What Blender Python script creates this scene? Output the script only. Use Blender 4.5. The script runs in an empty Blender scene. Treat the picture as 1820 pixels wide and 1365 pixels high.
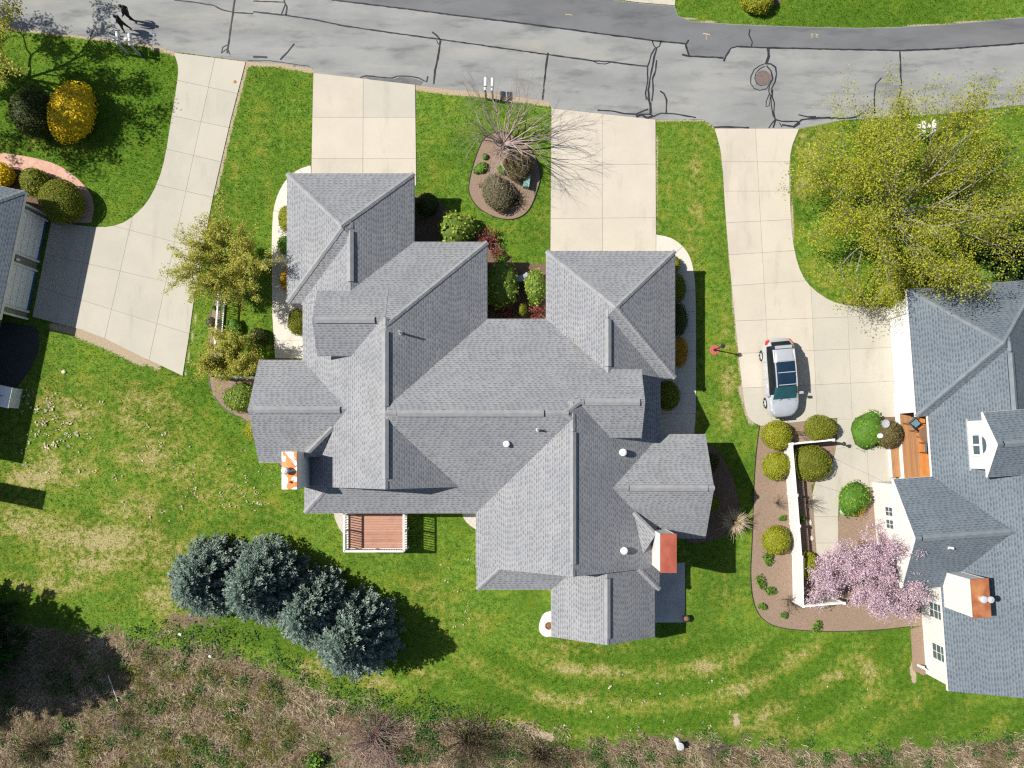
import bpy, bmesh, math, random
import numpy as np
from mathutils import Vector, Matrix

# ------------------------------------------------------------------ camera, sky, sun, exposure
scene = bpy.context.scene
COL = scene.collection
H = 43.0            # metres above the lawn
FPX = 1260.0        # focal length in pixels of the 1820 px wide photograph
NX, NY = 910.0, 795.0   # point straight below the drone (photo was keystone corrected: shift lens)
cam_d = bpy.data.cameras.new('Camera')
cam_d.sensor_fit = 'HORIZONTAL'; cam_d.sensor_width = 36.0
cam_d.lens = 36.0 * FPX / 1820.0
cam_d.shift_y = (NY - 682.5) / 1820.0
cam_d.clip_start = 0.5; cam_d.clip_end = 2000.0
cam = bpy.data.objects.new('Camera', cam_d); COL.objects.link(cam)
cam.location = (0, 0, H); cam.rotation_euler = (0, 0, 0)
scene.camera = cam

LIGHT_DIR = Vector((0.891, -0.18, -1.0)).normalized()
SUN_EL = math.asin(-LIGHT_DIR.z)
world = bpy.data.worlds.new('World'); scene.world = world; world.use_nodes = True
wn = world.node_tree; wn.nodes.clear()
sky = wn.nodes.new('ShaderNodeTexSky'); sky.sky_type = 'NISHITA'; sky.sun_disc = False
sky.sun_elevation = SUN_EL; sky.sun_rotation = math.atan2(-LIGHT_DIR.x, -LIGHT_DIR.y) % (2 * math.pi)
bg = wn.nodes.new('ShaderNodeBackground'); bg.inputs['Strength'].default_value = 0.065
wo = wn.nodes.new('ShaderNodeOutputWorld')
wn.links.new(sky.outputs[0], bg.inputs[0]); wn.links.new(bg.outputs[0], wo.inputs[0])
sun_d = bpy.data.lights.new('sun', 'SUN'); sun_d.energy = 5.0; sun_d.angle = math.radians(0.53)
sun_d.color = (1.0, 0.955, 0.88)
sun = bpy.data.objects.new('sun', sun_d); COL.objects.link(sun)
sun.rotation_euler = LIGHT_DIR.to_track_quat('-Z', 'Y').to_euler(); sun.location = (-40, 8, 45)
scene.view_settings.view_transform = 'Standard'; scene.view_settings.look = 'None'
scene.view_settings.exposure = 0.52; scene.view_settings.gamma = 1.0
scene.view_settings.use_curve_mapping = False
scene.render.engine = 'CYCLES'
scene.cycles.use_denoising = False
scene.cycles.max_bounces = 5; scene.cycles.diffuse_bounces = 3; scene.cycles.transparent_max_bounces = 6
scene.cycles.filter_width = 1.3

# ------------------------------------------------------------------ helpers
def at(px, py, z=0.0):
    """place on the plan (metres) of a point seen at photo pixel px, py when it stands z metres high"""
    k = (H - z) / FPX
    return ((px - NX) * k, (NY - py) * k, z)
def pts(lst, z=0.0):
    return [at(x, y, z) for x, y in lst]
def smooth(poly, n=2, closed=True):
    p = [tuple(q) for q in poly]
    for _ in range(n):
        o = []
        m = len(p)
        rng = range(m if closed else m - 1)
        if not closed: o.append(p[0])
        for i in rng:
            a, b = p[i], p[(i + 1) % m]
            o.append((a[0] * .75 + b[0] * .25, a[1] * .75 + b[1] * .25))
            o.append((a[0] * .25 + b[0] * .75, a[1] * .25 + b[1] * .75))
        if not closed: o.append(p[-1])
        p = o
    return p
def link(name, me, parent=None, mats=()):
    o = bpy.data.objects.new(name, me); COL.objects.link(o)
    for m in mats: me.materials.append(m)
    if parent is not None: o.parent = parent
    return o
def tag(o, label, cat, group=None):
    o['label'] = label; o['category'] = cat
    if group: o['group'] = group
    return o
def thing(name, label, cat, loc=(0, 0, 0), rz=0.0, group=None):
    o = bpy.data.objects.new(name, None); COL.objects.link(o)
    o.location = loc; o.rotation_euler = (0, 0, rz); o.empty_display_size = .3
    return tag(o, label, cat, group)
def structure(o):
    o['kind'] = 'structure'; return o

class MB:
    """collects polygons; build() links them as one mesh object"""
    def __init__(s): s.v = []; s.f = []; s.m = []; s.uv = []
    def poly(s, p, m=0, uv=None):
        i = len(s.v); s.v += [tuple(q) for q in p]; s.f.append(tuple(range(i, i + len(p)))); s.m.append(m); s.uv.append(uv)
    def box(s, a, b, m=0, bev=0.0):
        x0, y0, z0 = a; x1, y1, z1 = b
        c = [(x0, y0, z0), (x1, y0, z0), (x1, y1, z0), (x0, y1, z0), (x0, y0, z1), (x1, y0, z1), (x1, y1, z1), (x0, y1, z1)]
        for f in ((0, 3, 2, 1), (4, 5, 6, 7), (0, 1, 5, 4), (1, 2, 6, 5), (2, 3, 7, 6), (3, 0, 4, 7)): s.poly([c[k] for k in f], m)
    def bar(s, p, q, w, h, m=0):
        """box beam between two points, w wide (horizontal), h high"""
        p = Vector(p); q = Vector(q); d = (q - p).normalized()
        u = Vector((-d.y, d.x, 0))
        if u.length < 1e-4: u = Vector((1, 0, 0))
        u.normalize(); n = d.cross(u)
        a = [p + u * sx * w / 2 + n * sy * h / 2 for sx, sy in ((-1, -1), (1, -1), (1, 1), (-1, 1))]
        b = [v + (q - p) for v in a]
        s.poly(a[::-1], m); s.poly(b, m)
        for i in range(4): s.poly([a[i], a[(i + 1) % 4], b[(i + 1) % 4], b[i]], m)
    def prism(s, p, z0, z1, m=0, mside=None, bottom=False):
        if mside is None: mside = m
        area = sum(p[i][0] * p[(i + 1) % len(p)][1] - p[(i + 1) % len(p)][0] * p[i][1] for i in range(len(p)))
        if area < 0: p = p[::-1]
        s.poly([(q[0], q[1], z1) for q in p], m)
        if bottom: s.poly([(q[0], q[1], z0) for q in p[::-1]], m)
        n = len(p)
        for i in range(n):
            a, b = p[i], p[(i + 1) % n]
            s.poly([(a[0], a[1], z0), (b[0], b[1], z0), (b[0], b[1], z1), (a[0], a[1], z1)], mside)
    def lathe(s, c, prof, n=14, m=0):
        """profile [(r, z)...] turned about a vertical axis through c"""
        rings = []
        for r, z in prof:
            rings.append([(c[0] + r * math.cos(2 * math.pi * k / n), c[1] + r * math.sin(2 * math.pi * k / n), c[2] + z) for k in range(n)])
        for a, b in zip(rings, rings[1:]):
            for k in range(n):
                s.poly([a[k], a[(k + 1) % n], b[(k + 1) % n], b[k]], m)
        if prof[-1][0] > 1e-4: s.poly(rings[-1], m)
    def tube(s, p, q, r0, r1=None, n=8, m=0):
        r1 = r0 if r1 is None else r1
        p = Vector(p); q = Vector(q); d = (q - p).normalized()
        u = d.orthogonal().normalized(); w = d.cross(u)
        A = [p + (u * math.cos(2 * math.pi * k / n) + w * math.sin(2 * math.pi * k / n)) * r0 for k in range(n)]
        B = [q + (u * math.cos(2 * math.pi * k / n) + w * math.sin(2 * math.pi * k / n)) * r1 for k in range(n)]
        for k in range(n): s.poly([A[k], A[(k + 1) % n], B[(k + 1) % n], B[k]], m)
        s.poly(A[::-1], m); s.poly(B, m)
    def build(s, name, mats, parent=None, smoothf=False):
        me = bpy.data.meshes.new(name); me.from_pydata(s.v, [], s.f)
        if not isinstance(mats, (list, tuple)): mats = [mats]
        for m in mats: me.materials.append(m)
        me.polygons.foreach_set('material_index', s.m)
        if any(u is not None for u in s.uv):
            lay = me.uv_layers.new(name='UVMap'); k = 0; d = np.zeros(2 * len(me.loops), dtype=np.float32)
            for f, u in zip(s.f, s.uv):
                for j in range(len(f)):
                    if u is not None: d[2 * k] = u[j][0]; d[2 * k + 1] = u[j][1]
                    k += 1
            lay.data.foreach_set('uv', d)
        if smoothf: me.polygons.foreach_set('use_smooth', [True] * len(me.polygons))
        me.update()
        return link(name, me, parent)

def weld(o, dist=1e-4):
    bm = bmesh.new(); bm.from_mesh(o.data); bmesh.ops.remove_doubles(bm, verts=bm.verts, dist=dist)
    bmesh.ops.recalc_face_normals(bm, faces=bm.faces); bm.to_mesh(o.data); bm.free(); return o

def np_mesh(name, V, F, mats, parent=None, rnd=None, smoothf=False, attr4=None):
    """V (n,3) float, F (m,k) int, rnd (m,) per-face random, attr4 (n,4) colour per point"""
    me = bpy.data.meshes.new(name)
    n, (m, k) = len(V), F.shape
    me.vertices.add(n); me.vertices.foreach_set('co', np.ascontiguousarray(V, dtype=np.float32).ravel())
    me.loops.add(m * k); me.loops.foreach_set('vertex_index', np.ascontiguousarray(F, dtype=np.int32).ravel())
    me.polygons.add(m); me.polygons.foreach_set('loop_start', np.arange(0, m * k, k, dtype=np.int32))
    try: me.polygons.foreach_set('loop_total', np.full(m, k, dtype=np.int32))
    except Exception: pass
    me.update(calc_edges=True)
    if rnd is not None:
        a = me.attributes.new('rnd', 'FLOAT', 'FACE'); a.data.foreach_set('value', np.asarray(rnd, dtype=np.float32))
    if attr4 is not None:
        a = me.attributes.new('mask', 'FLOAT_COLOR', 'POINT'); a.data.foreach_set('color', np.ascontiguousarray(attr4, dtype=np.float32).ravel())
    if smoothf: me.polygons.foreach_set('use_smooth', np.ones(m, dtype=bool))
    if not isinstance(mats, (list, tuple)): mats = [mats]
    return link(name, me, parent, mats)

def inside(poly, X, Y):
    r = np.zeros(X.shape, dtype=bool); n = len(poly)
    for i in range(n):
        x0, y0 = poly[i][0], poly[i][1]; x1, y1 = poly[(i + 1) % n][0], poly[(i + 1) % n][1]
        if y0 == y1: continue
        c = ((y0 > Y) != (y1 > Y)) & (X < (x1 - x0) * (Y - y0) / (y1 - y0) + x0)
        r ^= c
    return r

# ------------------------------------------------------------------ materials (all procedural)
class NT:
    def __init__(s, name):
        s.m = bpy.data.materials.new(name); s.m.use_nodes = True; s.t = s.m.node_tree; s.t.nodes.clear()
        s.out = s.t.nodes.new('ShaderNodeOutputMaterial')
    def n(s, typ, **kw):
        q = s.t.nodes.new(typ)
        for k, v in kw.items():
            if k.startswith('_'): setattr(q, k[1:], v)
        return q
    def l(s, a, b): s.t.links.new(a, b)
    def set(s, sock, v):
        if hasattr(v, 'is_output'): s.l(v, sock)
        elif isinstance(v, (tuple, list)) and len(v) == 3 and sock.type == 'RGBA': sock.default_value = (*v, 1)
        else: sock.default_value = v
    def coord(s, w='Object'): return s.n('ShaderNodeTexCoord').outputs[w]
    def pos(s): return s.n('ShaderNodeNewGeometry').outputs['Position']
    def noise(s, vec, scale, detail=3, rough=.55, dist=0.0):
        q = s.n('ShaderNodeTexNoise'); s.l(vec, q.inputs['Vector']); q.inputs['Scale'].default_value = scale
        q.inputs['Detail'].default_value = detail; q.inputs['Roughness'].default_value = rough; q.inputs['Distortion'].default_value = dist
        return q.outputs['Fac']
    def map(s, vec, sc=(1, 1, 1), rot=(0, 0, 0), loc=(0, 0, 0)):
        q = s.n('ShaderNodeMapping'); s.l(vec, q.inputs['Vector']); q.inputs['Scale'].default_value = sc
        q.inputs['Rotation'].default_value = rot; q.inputs['Location'].default_value = loc; return q.outputs[0]
    def mix(s, f, a, b, mode='MIX'):
        q = s.n('ShaderNodeMix', _data_type='RGBA', _blend_type=mode)
        s.set(q.inputs[0], f); s.set(q.inputs[6], a); s.set(q.inputs[7], b); return q.outputs[2]
    def math(s, op, a, b=0.0, c=0.0, clamp=False):
        q = s.n('ShaderNodeMath', _operation=op, _use_clamp=clamp)
        for i, v in enumerate((a, b, c)): s.set(q.inputs[i], v)
        return q.outputs[0]
    def step(s, x, lo, hi):
        q = s.n('ShaderNodeMapRange', _interpolation_type='SMOOTHSTEP'); s.set(q.inputs[0], x)
        q.inputs[1].default_value = lo; q.inputs[2].default_value = hi; return q.outputs[0]
    def ramp(s, f, stops):
        q = s.n('ShaderNodeValToRGB'); s.l(f, q.inputs[0]); e = q.color_ramp.elements
        while len(e) < len(stops): e.new(.5)
        for k, (p, c) in enumerate(stops): e[k].position = p; e[k].color = (*c, 1)
        return q.outputs[0]
    def attr(s, name):
        return s.n('ShaderNodeAttribute', _attribute_name=name)
    def bump(s, h, strength=.3, dist=.01):
        q = s.n('ShaderNodeBump'); s.l(h, q.inputs['Height']); q.inputs['Strength'].default_value = strength; q.inputs['Distance'].default_value = dist
        return q.outputs[0]
    def surf(s, col, rough=.8, spec=.25, metal=0.0, normal=None, coat=0.0, trans=0.0):
        b = s.n('ShaderNodeBsdfPrincipled'); s.set(b.inputs['Base Color'], col); s.set(b.inputs['Roughness'], rough)
        b.inputs['Specular IOR Level'].default_value = spec; b.inputs['Metallic'].default_value = metal
        b.inputs['Coat Weight'].default_value = coat; b.inputs['Coat Roughness'].default_value = .08
        if normal is not None: s.l(normal, b.inputs['Normal'])
        s.l(b.outputs[0], s.out.inputs[0]); return s.m

def mottled(name, c1, c2, scale=4, rough=.8, spec=.25, bump=0.0, bscale=40, metal=0.0, c3=None, coat=0.0, world=True):
    t = NT(name); v = t.pos() if world else t.coord()
    col = t.mix(t.step(t.noise(v, scale, 5), .32, .68), c1, c2)
    if c3 is not None: col = t.mix(t.step(t.noise(v, scale * .23, 3), .5, .72), col, c3)
    nm = t.bump(t.noise(v, bscale, 3), bump) if bump else None
    return t.surf(col, rough, spec, metal, nm, coat)

def shingle_mat(name, field, light, dash, tint):
    """laminated shingles: courses 14.5 cm deep, staggered dark tabs, thin shadow line under each course"""
    t = NT(name); uv = t.n('ShaderNodeTexCoord').outputs['UV']; sx = t.n('ShaderNodeSeparateXYZ'); t.l(uv, sx.inputs[0]); u, v = sx.outputs[0], sx.outputs[1]
    rv = t.math('MULTIPLY', v, 1 / .138); row = t.math('FLOOR', rv); fv = t.math('FRACT', rv)
    wn1 = t.n('ShaderNodeTexWhiteNoise', _noise_dimensions='1D'); t.l(row, wn1.inputs['W'])
    uu = t.math('ADD', t.math('MULTIPLY', u, 1 / .31), t.math('ADD', t.math('MULTIPLY', row, .5), t.math('MULTIPLY', wn1.outputs[0], .9)))
    col_i = t.math('FLOOR', uu); fu = t.math('FRACT', uu)
    cv = t.n('ShaderNodeCombineXYZ'); t.l(col_i, cv.inputs[0]); t.l(row, cv.inputs[1])
    wn2 = t.n('ShaderNodeTexWhiteNoise', _noise_dimensions='2D'); t.l(cv.outputs[0], wn2.inputs['Vector']); r = wn2.outputs[0]
    wid = t.math('ADD', .28, t.math('MULTIPLY', r, .42))
    tab = t.math('MULTIPLY', t.math('LESS_THAN', fu, wid), t.math('LESS_THAN', fv, .60))
    line = t.math('LESS_THAN', fv, .22)
    p = t.pos()
    base = t.mix(t.step(t.noise(p, .5, 4, .6), .35, .7), field, light)
    base = t.mix(t.math('MULTIPLY', r, .20), base, tint)
    c = t.mix(t.math('MULTIPLY', tab, t.math('ADD', .42, t.math('MULTIPLY', r, .4))), base, dash)
    c = t.mix(t.math('MULTIPLY', line, .62), c, dash)
    c = t.mix(t.math('MULTIPLY', t.step(t.noise(t.map(p, (1, .3, 1)), 1.0, 5, .65), .52, .78), .30), c, (.13, .12, .105))
    h = t.math('SUBTRACT', t.math('SUBTRACT', 1.0, t.math('MULTIPLY', tab, .6)), t.math('MULTIPLY', fv, .5))
    return t.surf(c, .9, .15, 0, t.bump(h, .5, .012))

M_SHIN = shingle_mat('grey_shingles', (.238, .245, .260), (.280, .284, .293), (.122, .127, .138), (.192, .196, .206))
M_SHINB = shingle_mat('blue_grey_shingles', (.130, .156, .182), (.152, .179, .203), (.066, .082, .101), (.104, .124, .145))
M_CAP = mottled('ridge_cap_shingle', (.272, .274, .281), (.228, .23, .238), 3.0, .9, .15, .3, 60)
M_CAPB = mottled('blue_grey_cap_shingle', (.168, .192, .212), (.138, .16, .178), 3.0, .9, .15, .3, 60)
M_TRIM = mottled('white_trim_paint', (.70, .69, .66), (.63, .62, .59), 3, .5, .4)
M_DARK = mottled('black_vent_mesh', (.012, .012, .014), (.02, .02, .022), 5, .7)
def siding_mat(name, c1, c2):
    t = NT(name); p = t.pos(); sx = t.n('ShaderNodeSeparateXYZ'); t.l(p, sx.inputs[0])
    z = t.math('FRACT', t.math('MULTIPLY', sx.outputs[2], 1 / .105))
    line = t.step(z, .0, .14)
    col = t.mix(line, (c2[0] * .62, c2[1] * .62, c2[2] * .62), t.mix(t.step(t.noise(p, 1.3, 4), .35, .7), c1, c2))
    return t.surf(col, .55, .35, 0, t.bump(z, .5, .012))
M_SIDING = siding_mat('white_clapboard', (.70, .69, .65), (.65, .64, .60))
M_BEIGE = siding_mat('taupe_clapboard', (.24, .235, .19), (.20, .195, .16))

def concrete_mat(name, a, b, warm):
    t = NT(name); p = t.pos(); oi = t.n('ShaderNodeObjectInfo').outputs['Random']
    col = t.mix(t.step(t.noise(p, .55, 5, .6), .3, .7), a, b)
    col = t.mix(t.math('MULTIPLY', oi, .55), col, warm)
    col = t.mix(t.math('MULTIPLY', t.step(t.noise(t.map(p, (1, .25, 1)), 1.1, 5, .65), .52, .75), .42), col, (.30, .275, .225))
    col = t.mix(t.math('MULTIPLY', t.step(t.noise(p, 3.2, 6, .7), .60, .80), .25), col, (.34, .26, .16))
    col = t.mix(t.math('MULTIPLY', t.noise(p, 70, 2), .16), col, (.2, .19, .17))
    return t.surf(col, .85, .2, 0, t.bump(t.noise(p, 90, 2), .15, .004))
M_CONC = concrete_mat('warm_concrete', (.50, .448, .368), (.445, .40, .33), (.53, .478, .395))
M_CONC2 = concrete_mat('grey_concrete', (.445, .415, .345), (.40, .375, .315), (.47, .435, .36))
M_CONCW = concrete_mat('pale_concrete', (.58, .545, .47), (.53, .50, .43), (.60, .565, .49))
M_JOINT = mottled('joint_sand', (.13, .11, .085), (.19, .16, .12), 9, .95)
M_PATIO = mottled('grey_patio_concrete', (.42, .42, .41), (.35, .35, .345), 1.2, .85, .2, .1)

def asphalt_mat(name, a, b, stain, warm):
    t = NT(name); p = t.pos()
    col = t.mix(t.step(t.noise(t.map(p, (.35, 1.0, 1), rot=(0, 0, .09)), .7, 5, .6), .33, .68), a, b)
    col = t.mix(t.math('MULTIPLY', t.step(t.noise(t.map(p, (.3, 1.2, 1), rot=(0, 0, .09)), 1.0, 6, .65), .50, .72), .75), col, stain)
    col = t.mix(t.math('MULTIPLY', t.step(t.noise(t.map(p, (.22, .9, 1), rot=(0, 0, .08), loc=(9, 3, 0)), .75, 4, .6), .52, .74), .55), col, warm)
    col = t.mix(t.math('MULTIPLY', t.step(t.noise(p, 26, 4, .7), .58, .72), .18), col, (.46, .45, .42))
    col = t.mix(t.math('MULTIPLY', t.step(t.noise(p, 55, 2), .55, .75), .35), col, (.07, .07, .07))
    return t.surf(col, .88, .2, 0, t.bump(t.noise(p, 85, 2), .35, .006))
M_ASPH = asphalt_mat('old_asphalt', (.262, .265, .258), (.205, .209, .208), (.115, .118, .122), (.325, .31, .255))
M_ASPHN = asphalt_mat('newer_asphalt', (.150, .154, .160), (.122, .125, .131), (.085, .087, .09), (.165, .163, .155))
M_ASPHD = asphalt_mat('black_asphalt', (.05, .05, .052), (.04, .04, .042), (.03, .03, .03), (.06, .058, .055))
M_TAR = mottled('tar_crack_sealer', (.020, .021, .025), (.034, .035, .04), 3, .45, .4)
M_PATCH = mottled('thin_tar_patch', (.10, .10, .105), (.14, .14, .14), 2, .6)

def mulch_mat(name, a, b, c):
    t = NT(name); p = t.pos()
    col = t.mix(t.step(t.noise(p, 26, 3, .7), .36, .66), a, b)
    col = t.mix(t.step(t.noise(p, 55, 2, .6), .60, .72), col, c)
    col = t.mix(t.math('MULTIPLY', t.step(t.noise(p, 1.1, 4), .5, .75), .4), col, (.23, .18, .13))
    return t.surf(col, .95, .1, 0, t.bump(t.noise(p, 40, 3), .8, .03))
M_MULCH = mulch_mat('bark_mulch', (.095, .062, .043), (.20, .135, .098), (.33, .25, .18))
M_MULCHL = mulch_mat('weathered_pink_mulch', (.19, .132, .095), (.31, .225, .165), (.43, .34, .26))
M_GRAVEL = mulch_mat('pale_gravel', (.38, .33, .29), (.58, .54, .49), (.68, .66, .62))
M_WGRAV = mulch_mat('white_gravel', (.62, .61, .60), (.78, .77, .76), (.84, .83, .82))
M_DIRT = mulch_mat('dry_dirt', (.26, .20, .14), (.36, .29, .20), (.44, .36, .27))

def brick_path_mat():
    t = NT('red_brick_paving'); p = t.pos(); q = t.n('ShaderNodeTexBrick'); t.l(t.map(p, rot=(0, 0, .5)), q.inputs['Vector'])
    q.inputs['Scale'].default_value = 1; q.inputs['Brick Width'].default_value = .2; q.inputs['Row Height'].default_value = .1; q.inputs['Mortar Size'].default_value = .008
    t.set(q.inputs['Color1'], (.47, .245, .175)); t.set(q.inputs['Color2'], (.56, .33, .25)); t.set(q.inputs['Mortar'], (.42, .33, .27))
    col = t.mix(t.math('MULTIPLY', t.step(t.noise(p, 1.2, 4), .4, .7), .35), q.outputs[0], (.60, .42, .34))
    return t.surf(col, .9, .2, 0, t.bump(q.outputs['Fac'], .3, .006))
M_BRICK = brick_path_mat()

def wood_mat(name, a, b, c, axis=0):
    t = NT(name); p = t.pos(); oi = t.n('ShaderNodeObjectInfo').outputs['Random']
    sc = (.6, 14, 14) if axis == 0 else (14, .6, 14)
    col = t.mix(t.step(t.noise(t.map(p, sc), 2.0, 4, .6), .3, .7), a, b)
    col = t.mix(t.math('MULTIPLY', oi, .7), col, c)
    col = t.mix(t.math('MULTIPLY', t.step(t.noise(p, 1.6, 4), .45, .7), .35), col, (a[0] * .55, a[1] * .6, a[2] * .75))
    return t.surf(col, .65, .3)
M_DECK = wood_mat('weathered_red_deck_wood', (.37, .185, .125), (.29, .14, .09), (.44, .255, .18))
M_DECKO = wood_mat('orange_stained_deck_wood', (.56, .19, .035), (.44, .14, .025), (.50, .24, .09), 1)
M_DECKB = wood_mat('worn_brown_deck_wood', (.34, .17, .08), (.27, .13, .06), (.42, .22, .10), 1)

M_COPPER = mottled('weathered_copper_sheet', (.33, .085, .05), (.27, .065, .04), 2.0, .55, .4)
M_COPPER2 = mottled('brown_rust_sheet', (.33, .115, .045), (.24, .075, .03), 3.0, .6, .4, c3=(.42, .19, .08))
def patchy():
    t = NT('white_sheet_with_rust_blotches'); p = t.coord()
    f = t.step(t.noise(p, 1.55, 1.2, .45, 1.2), .505, .53)
    col = t.mix(f, (.78, .77, .76), t.mix(t.noise(p, 6, 3), (.72, .19, .03), (.62, .22, .06)))
    return t.surf(col, .5, .4)
M_PATCHY = patchy()
M_METAL = mottled('galvanised_metal', (.62, .62, .62), (.5, .5, .5), 8, .35, .5, metal=.3)
M_WHITEP = mottled('white_plastic', (.78, .78, .77), (.7, .7, .69), 5, .4, .5)
M_GREYP = mottled('grey_painted_wood', (.42, .43, .44), (.35, .36, .37), 4, .6)
M_BLACK = mottled('black_metal', (.015, .015, .017), (.03, .03, .03), 8, .4, .5)
M_IRON = mottled('rusty_cast_iron', (.17, .13, .115), (.12, .095, .085), 12, .75, .3, .3)
M_BLUESEAT = mottled('blue_grey_mesh_fabric', (.13, .22, .27), (.10, .18, .22), 20, .8)
M_GREENBOX = mottled('pale_green_enamel', (.24, .42, .36), (.20, .36, .31), 4, .45, .4)
M_STONE = mottled('grey_cast_stone', (.36, .37, .40), (.30, .31, .33), 9, .85, .2, .2)
M_ROCK = mottled('pale_rock', (.52, .45, .36), (.62, .56, .48), 9, .9, .2, .4)
M_REDSTONE = mottled('red_lava_stone', (.48, .12, .11), (.36, .08, .075), 22, .9, .2, .5)
M_CLAY = mottled('dry_brown_plant_pot_fill', (.15, .085, .05), (.22, .14, .08), 30, .9, .1, .6)
def glass_mat(name, c, r=.06):
    t = NT(name); p = t.pos()
    return t.surf(t.mix(t.noise(p, 3, 2), c, (c[0] * 1.6, c[1] * 1.6, c[2] * 1.6)), r, .6)
M_GLASS = glass_mat('dark_window_glass', (.05, .075, .085))
M_WATERG = M_GLASS
M_BARK = mottled('grey_brown_bark', (.19, .165, .145), (.12, .10, .085), 9, .95, .1, .7, 25)
M_BARKG = mottled('pale_grey_bark', (.29, .28, .25), (.19, .18, .16), 7, .95, .1, .7, 25)
M_BARKR = mottled('reddish_twig_bark', (.40, .33, .30), (.32, .25, .225), 7, .95, .1, .5, 25)
M_BARKD = mottled('dark_bark', (.06, .048, .04), (.04, .032, .026), 9, .95, .1, .7, 25)

def leaf_mat(name, stops, trans=.25, rough=.65, hue=.0, spec=.25):
    """stops: colour ramp over the per-leaf random value"""
    t = NT(name); r = t.attr('rnd').outputs['Fac']; p = t.pos()
    f = t.math('ADD', t.math('MULTIPLY', r, .75), t.math('MULTIPLY', t.noise(p, 2.2, 3), .5), clamp=True)
    f = t.math('SUBTRACT', f, .12, clamp=True)
    f = t.math('MULTIPLY', f, t.math('ADD', .78, t.math('MULTIPLY', t.noise(p, 1.3, 3), .55)), clamp=True)
    col = t.ramp(f, stops)
    b = t.n('ShaderNodeBsdfPrincipled'); t.l(col, b.inputs['Base Color']); b.inputs['Roughness'].default_value = rough
    b.inputs['Specular IOR Level'].default_value = spec
    tr = t.n('ShaderNodeBsdfTranslucent'); t.l(col, tr.inputs['Color'])
    mx = t.n('ShaderNodeMixShader'); mx.inputs[0].default_value = trans
    t.l(b.outputs[0], mx.inputs[1]); t.l(tr.outputs[0], mx.inputs[2]); t.l(mx.outputs[0], t.out.inputs[0])
    return t.m
def ramp4(a, b, c, d): return [(0, a), (.35, b), (.65, c), (1, d)]
L_BOX = leaf_mat('boxwood_leaf', ramp4((.055, .070, .008), (.13, .155, .014), (.20, .225, .020), (.29, .29, .035)))
L_YGRN = leaf_mat('yellow_green_leaf', ramp4((.11, .125, .010), (.22, .24, .014), (.31, .32, .020), (.40, .38, .05)))
L_DARK = leaf_mat('dark_evergreen_leaf', ramp4((.022, .030, .008), (.042, .056, .012), (.072, .092, .020), (.12, .14, .035)))
L_RHODO = leaf_mat('rhododendron_leaf', ramp4((.04, .085, .016), (.12, .19, .026), (.25, .33, .04), (.44, .48, .07)))
L_BRIGHT = leaf_mat('fresh_green_leaf', ramp4((.035, .085, .010), (.085, .19, .018), (.15, .28, .028), (.25, .38, .06)))
L_FORS = leaf_mat('forsythia_flower', ramp4((.22, .14, .01), (.58, .40, .008), (.80, .58, .010), (.86, .68, .03)), .2)
L_GOLD = leaf_mat('golden_foliage', ramp4((.18, .10, .010), (.36, .21, .012), (.50, .31, .02), (.56, .40, .05)), .2)
L_RED = leaf_mat('barberry_red_leaf', ramp4((.05, .010, .010), (.16, .028, .024), (.27, .06, .045), (.34, .14, .09)))
L_TWIG = leaf_mat('grey_green_twiggy_leaf', ramp4((.075, .055, .04), (.14, .115, .07), (.19, .18, .09), (.28, .26, .15)))
L_OLIVE = leaf_mat('brown_olive_leaf', ramp4((.07, .05, .025), (.12, .095, .035), (.17, .14, .05), (.22, .19, .08)))
L_BUD = leaf_mat('olive_gold_bud', ramp4((.15, .15, .022), (.30, .295, .036), (.42, .405, .06), (.55, .52, .14)), .3)
L_MAPLE = leaf_mat('maple_spring_leaf', ramp4((.12, .145, .012), (.24, .265, .018), (.36, .37, .024), (.50, .47, .06)), .35)
L_PINK = leaf_mat('pink_blossom', ramp4((.29, .19, .22), (.49, .34, .41), (.62, .47, .53), (.76, .65, .69)), .3)
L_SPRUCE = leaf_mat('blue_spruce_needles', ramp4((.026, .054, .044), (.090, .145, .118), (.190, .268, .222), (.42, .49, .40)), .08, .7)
L_PINE = leaf_mat('deep_green_needles', ramp4((.012, .030, .009), (.028, .07, .016), (.055, .12, .025), (.09, .17, .04)), .1)
L_STRAW = leaf_mat('ornamental_straw', ramp4((.36, .26, .15), (.52, .41, .26), (.62, .52, .36), (.70, .62, .47)), .2)
L_DRY = leaf_mat('dry_brush_stem', ramp4((.13, .09, .05), (.28, .205, .125), (.42, .33, .21), (.58, .49, .35)), .1)
def brush_mat():
    t = NT('dry_brush_stem'); r = t.attr('rnd').outputs['Fac']; p = t.pos()
    f = t.math('ADD', t.math('MULTIPLY', r, .55), t.math('MULTIPLY', t.math('SUBTRACT', t.noise(p, .42, 4, .6), .22), .9), clamp=True)
    col = t.ramp(f, [(.08, (.075, .052, .034)), (.35, (.20, .145, .095)), (.6, (.37, .285, .19)), (.9, (.64, .54, .40))])
    col = t.mix(t.math('MULTIPLY', t.step(t.noise(t.map(p, loc=(5, 9, 0)), .6, 3), .50, .66), .72), col, t.mix(r, (.07, .10, .02), (.20, .24, .07)))
    col = t.mix(t.math('MULTIPLY', t.step(t.noise(t.map(p, loc=(15, 2, 0)), .45, 3), .56, .70), .5), col, t.mix(r, (.12, .06, .045), (.27, .16, .12)))
    return t.surf(col, .95, .1)
L_DRY = brush_mat()
L_COVER = leaf_mat('ground_cover_leaf', ramp4((.018, .05, .014), (.04, .10, .022), (.075, .16, .03), (.13, .23, .05)))
L_REDTWIG = leaf_mat('red_twig', ramp4((.12, .05, .04), (.20, .08, .065), (.26, .15, .12), (.32, .24, .19)), .1)
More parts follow.
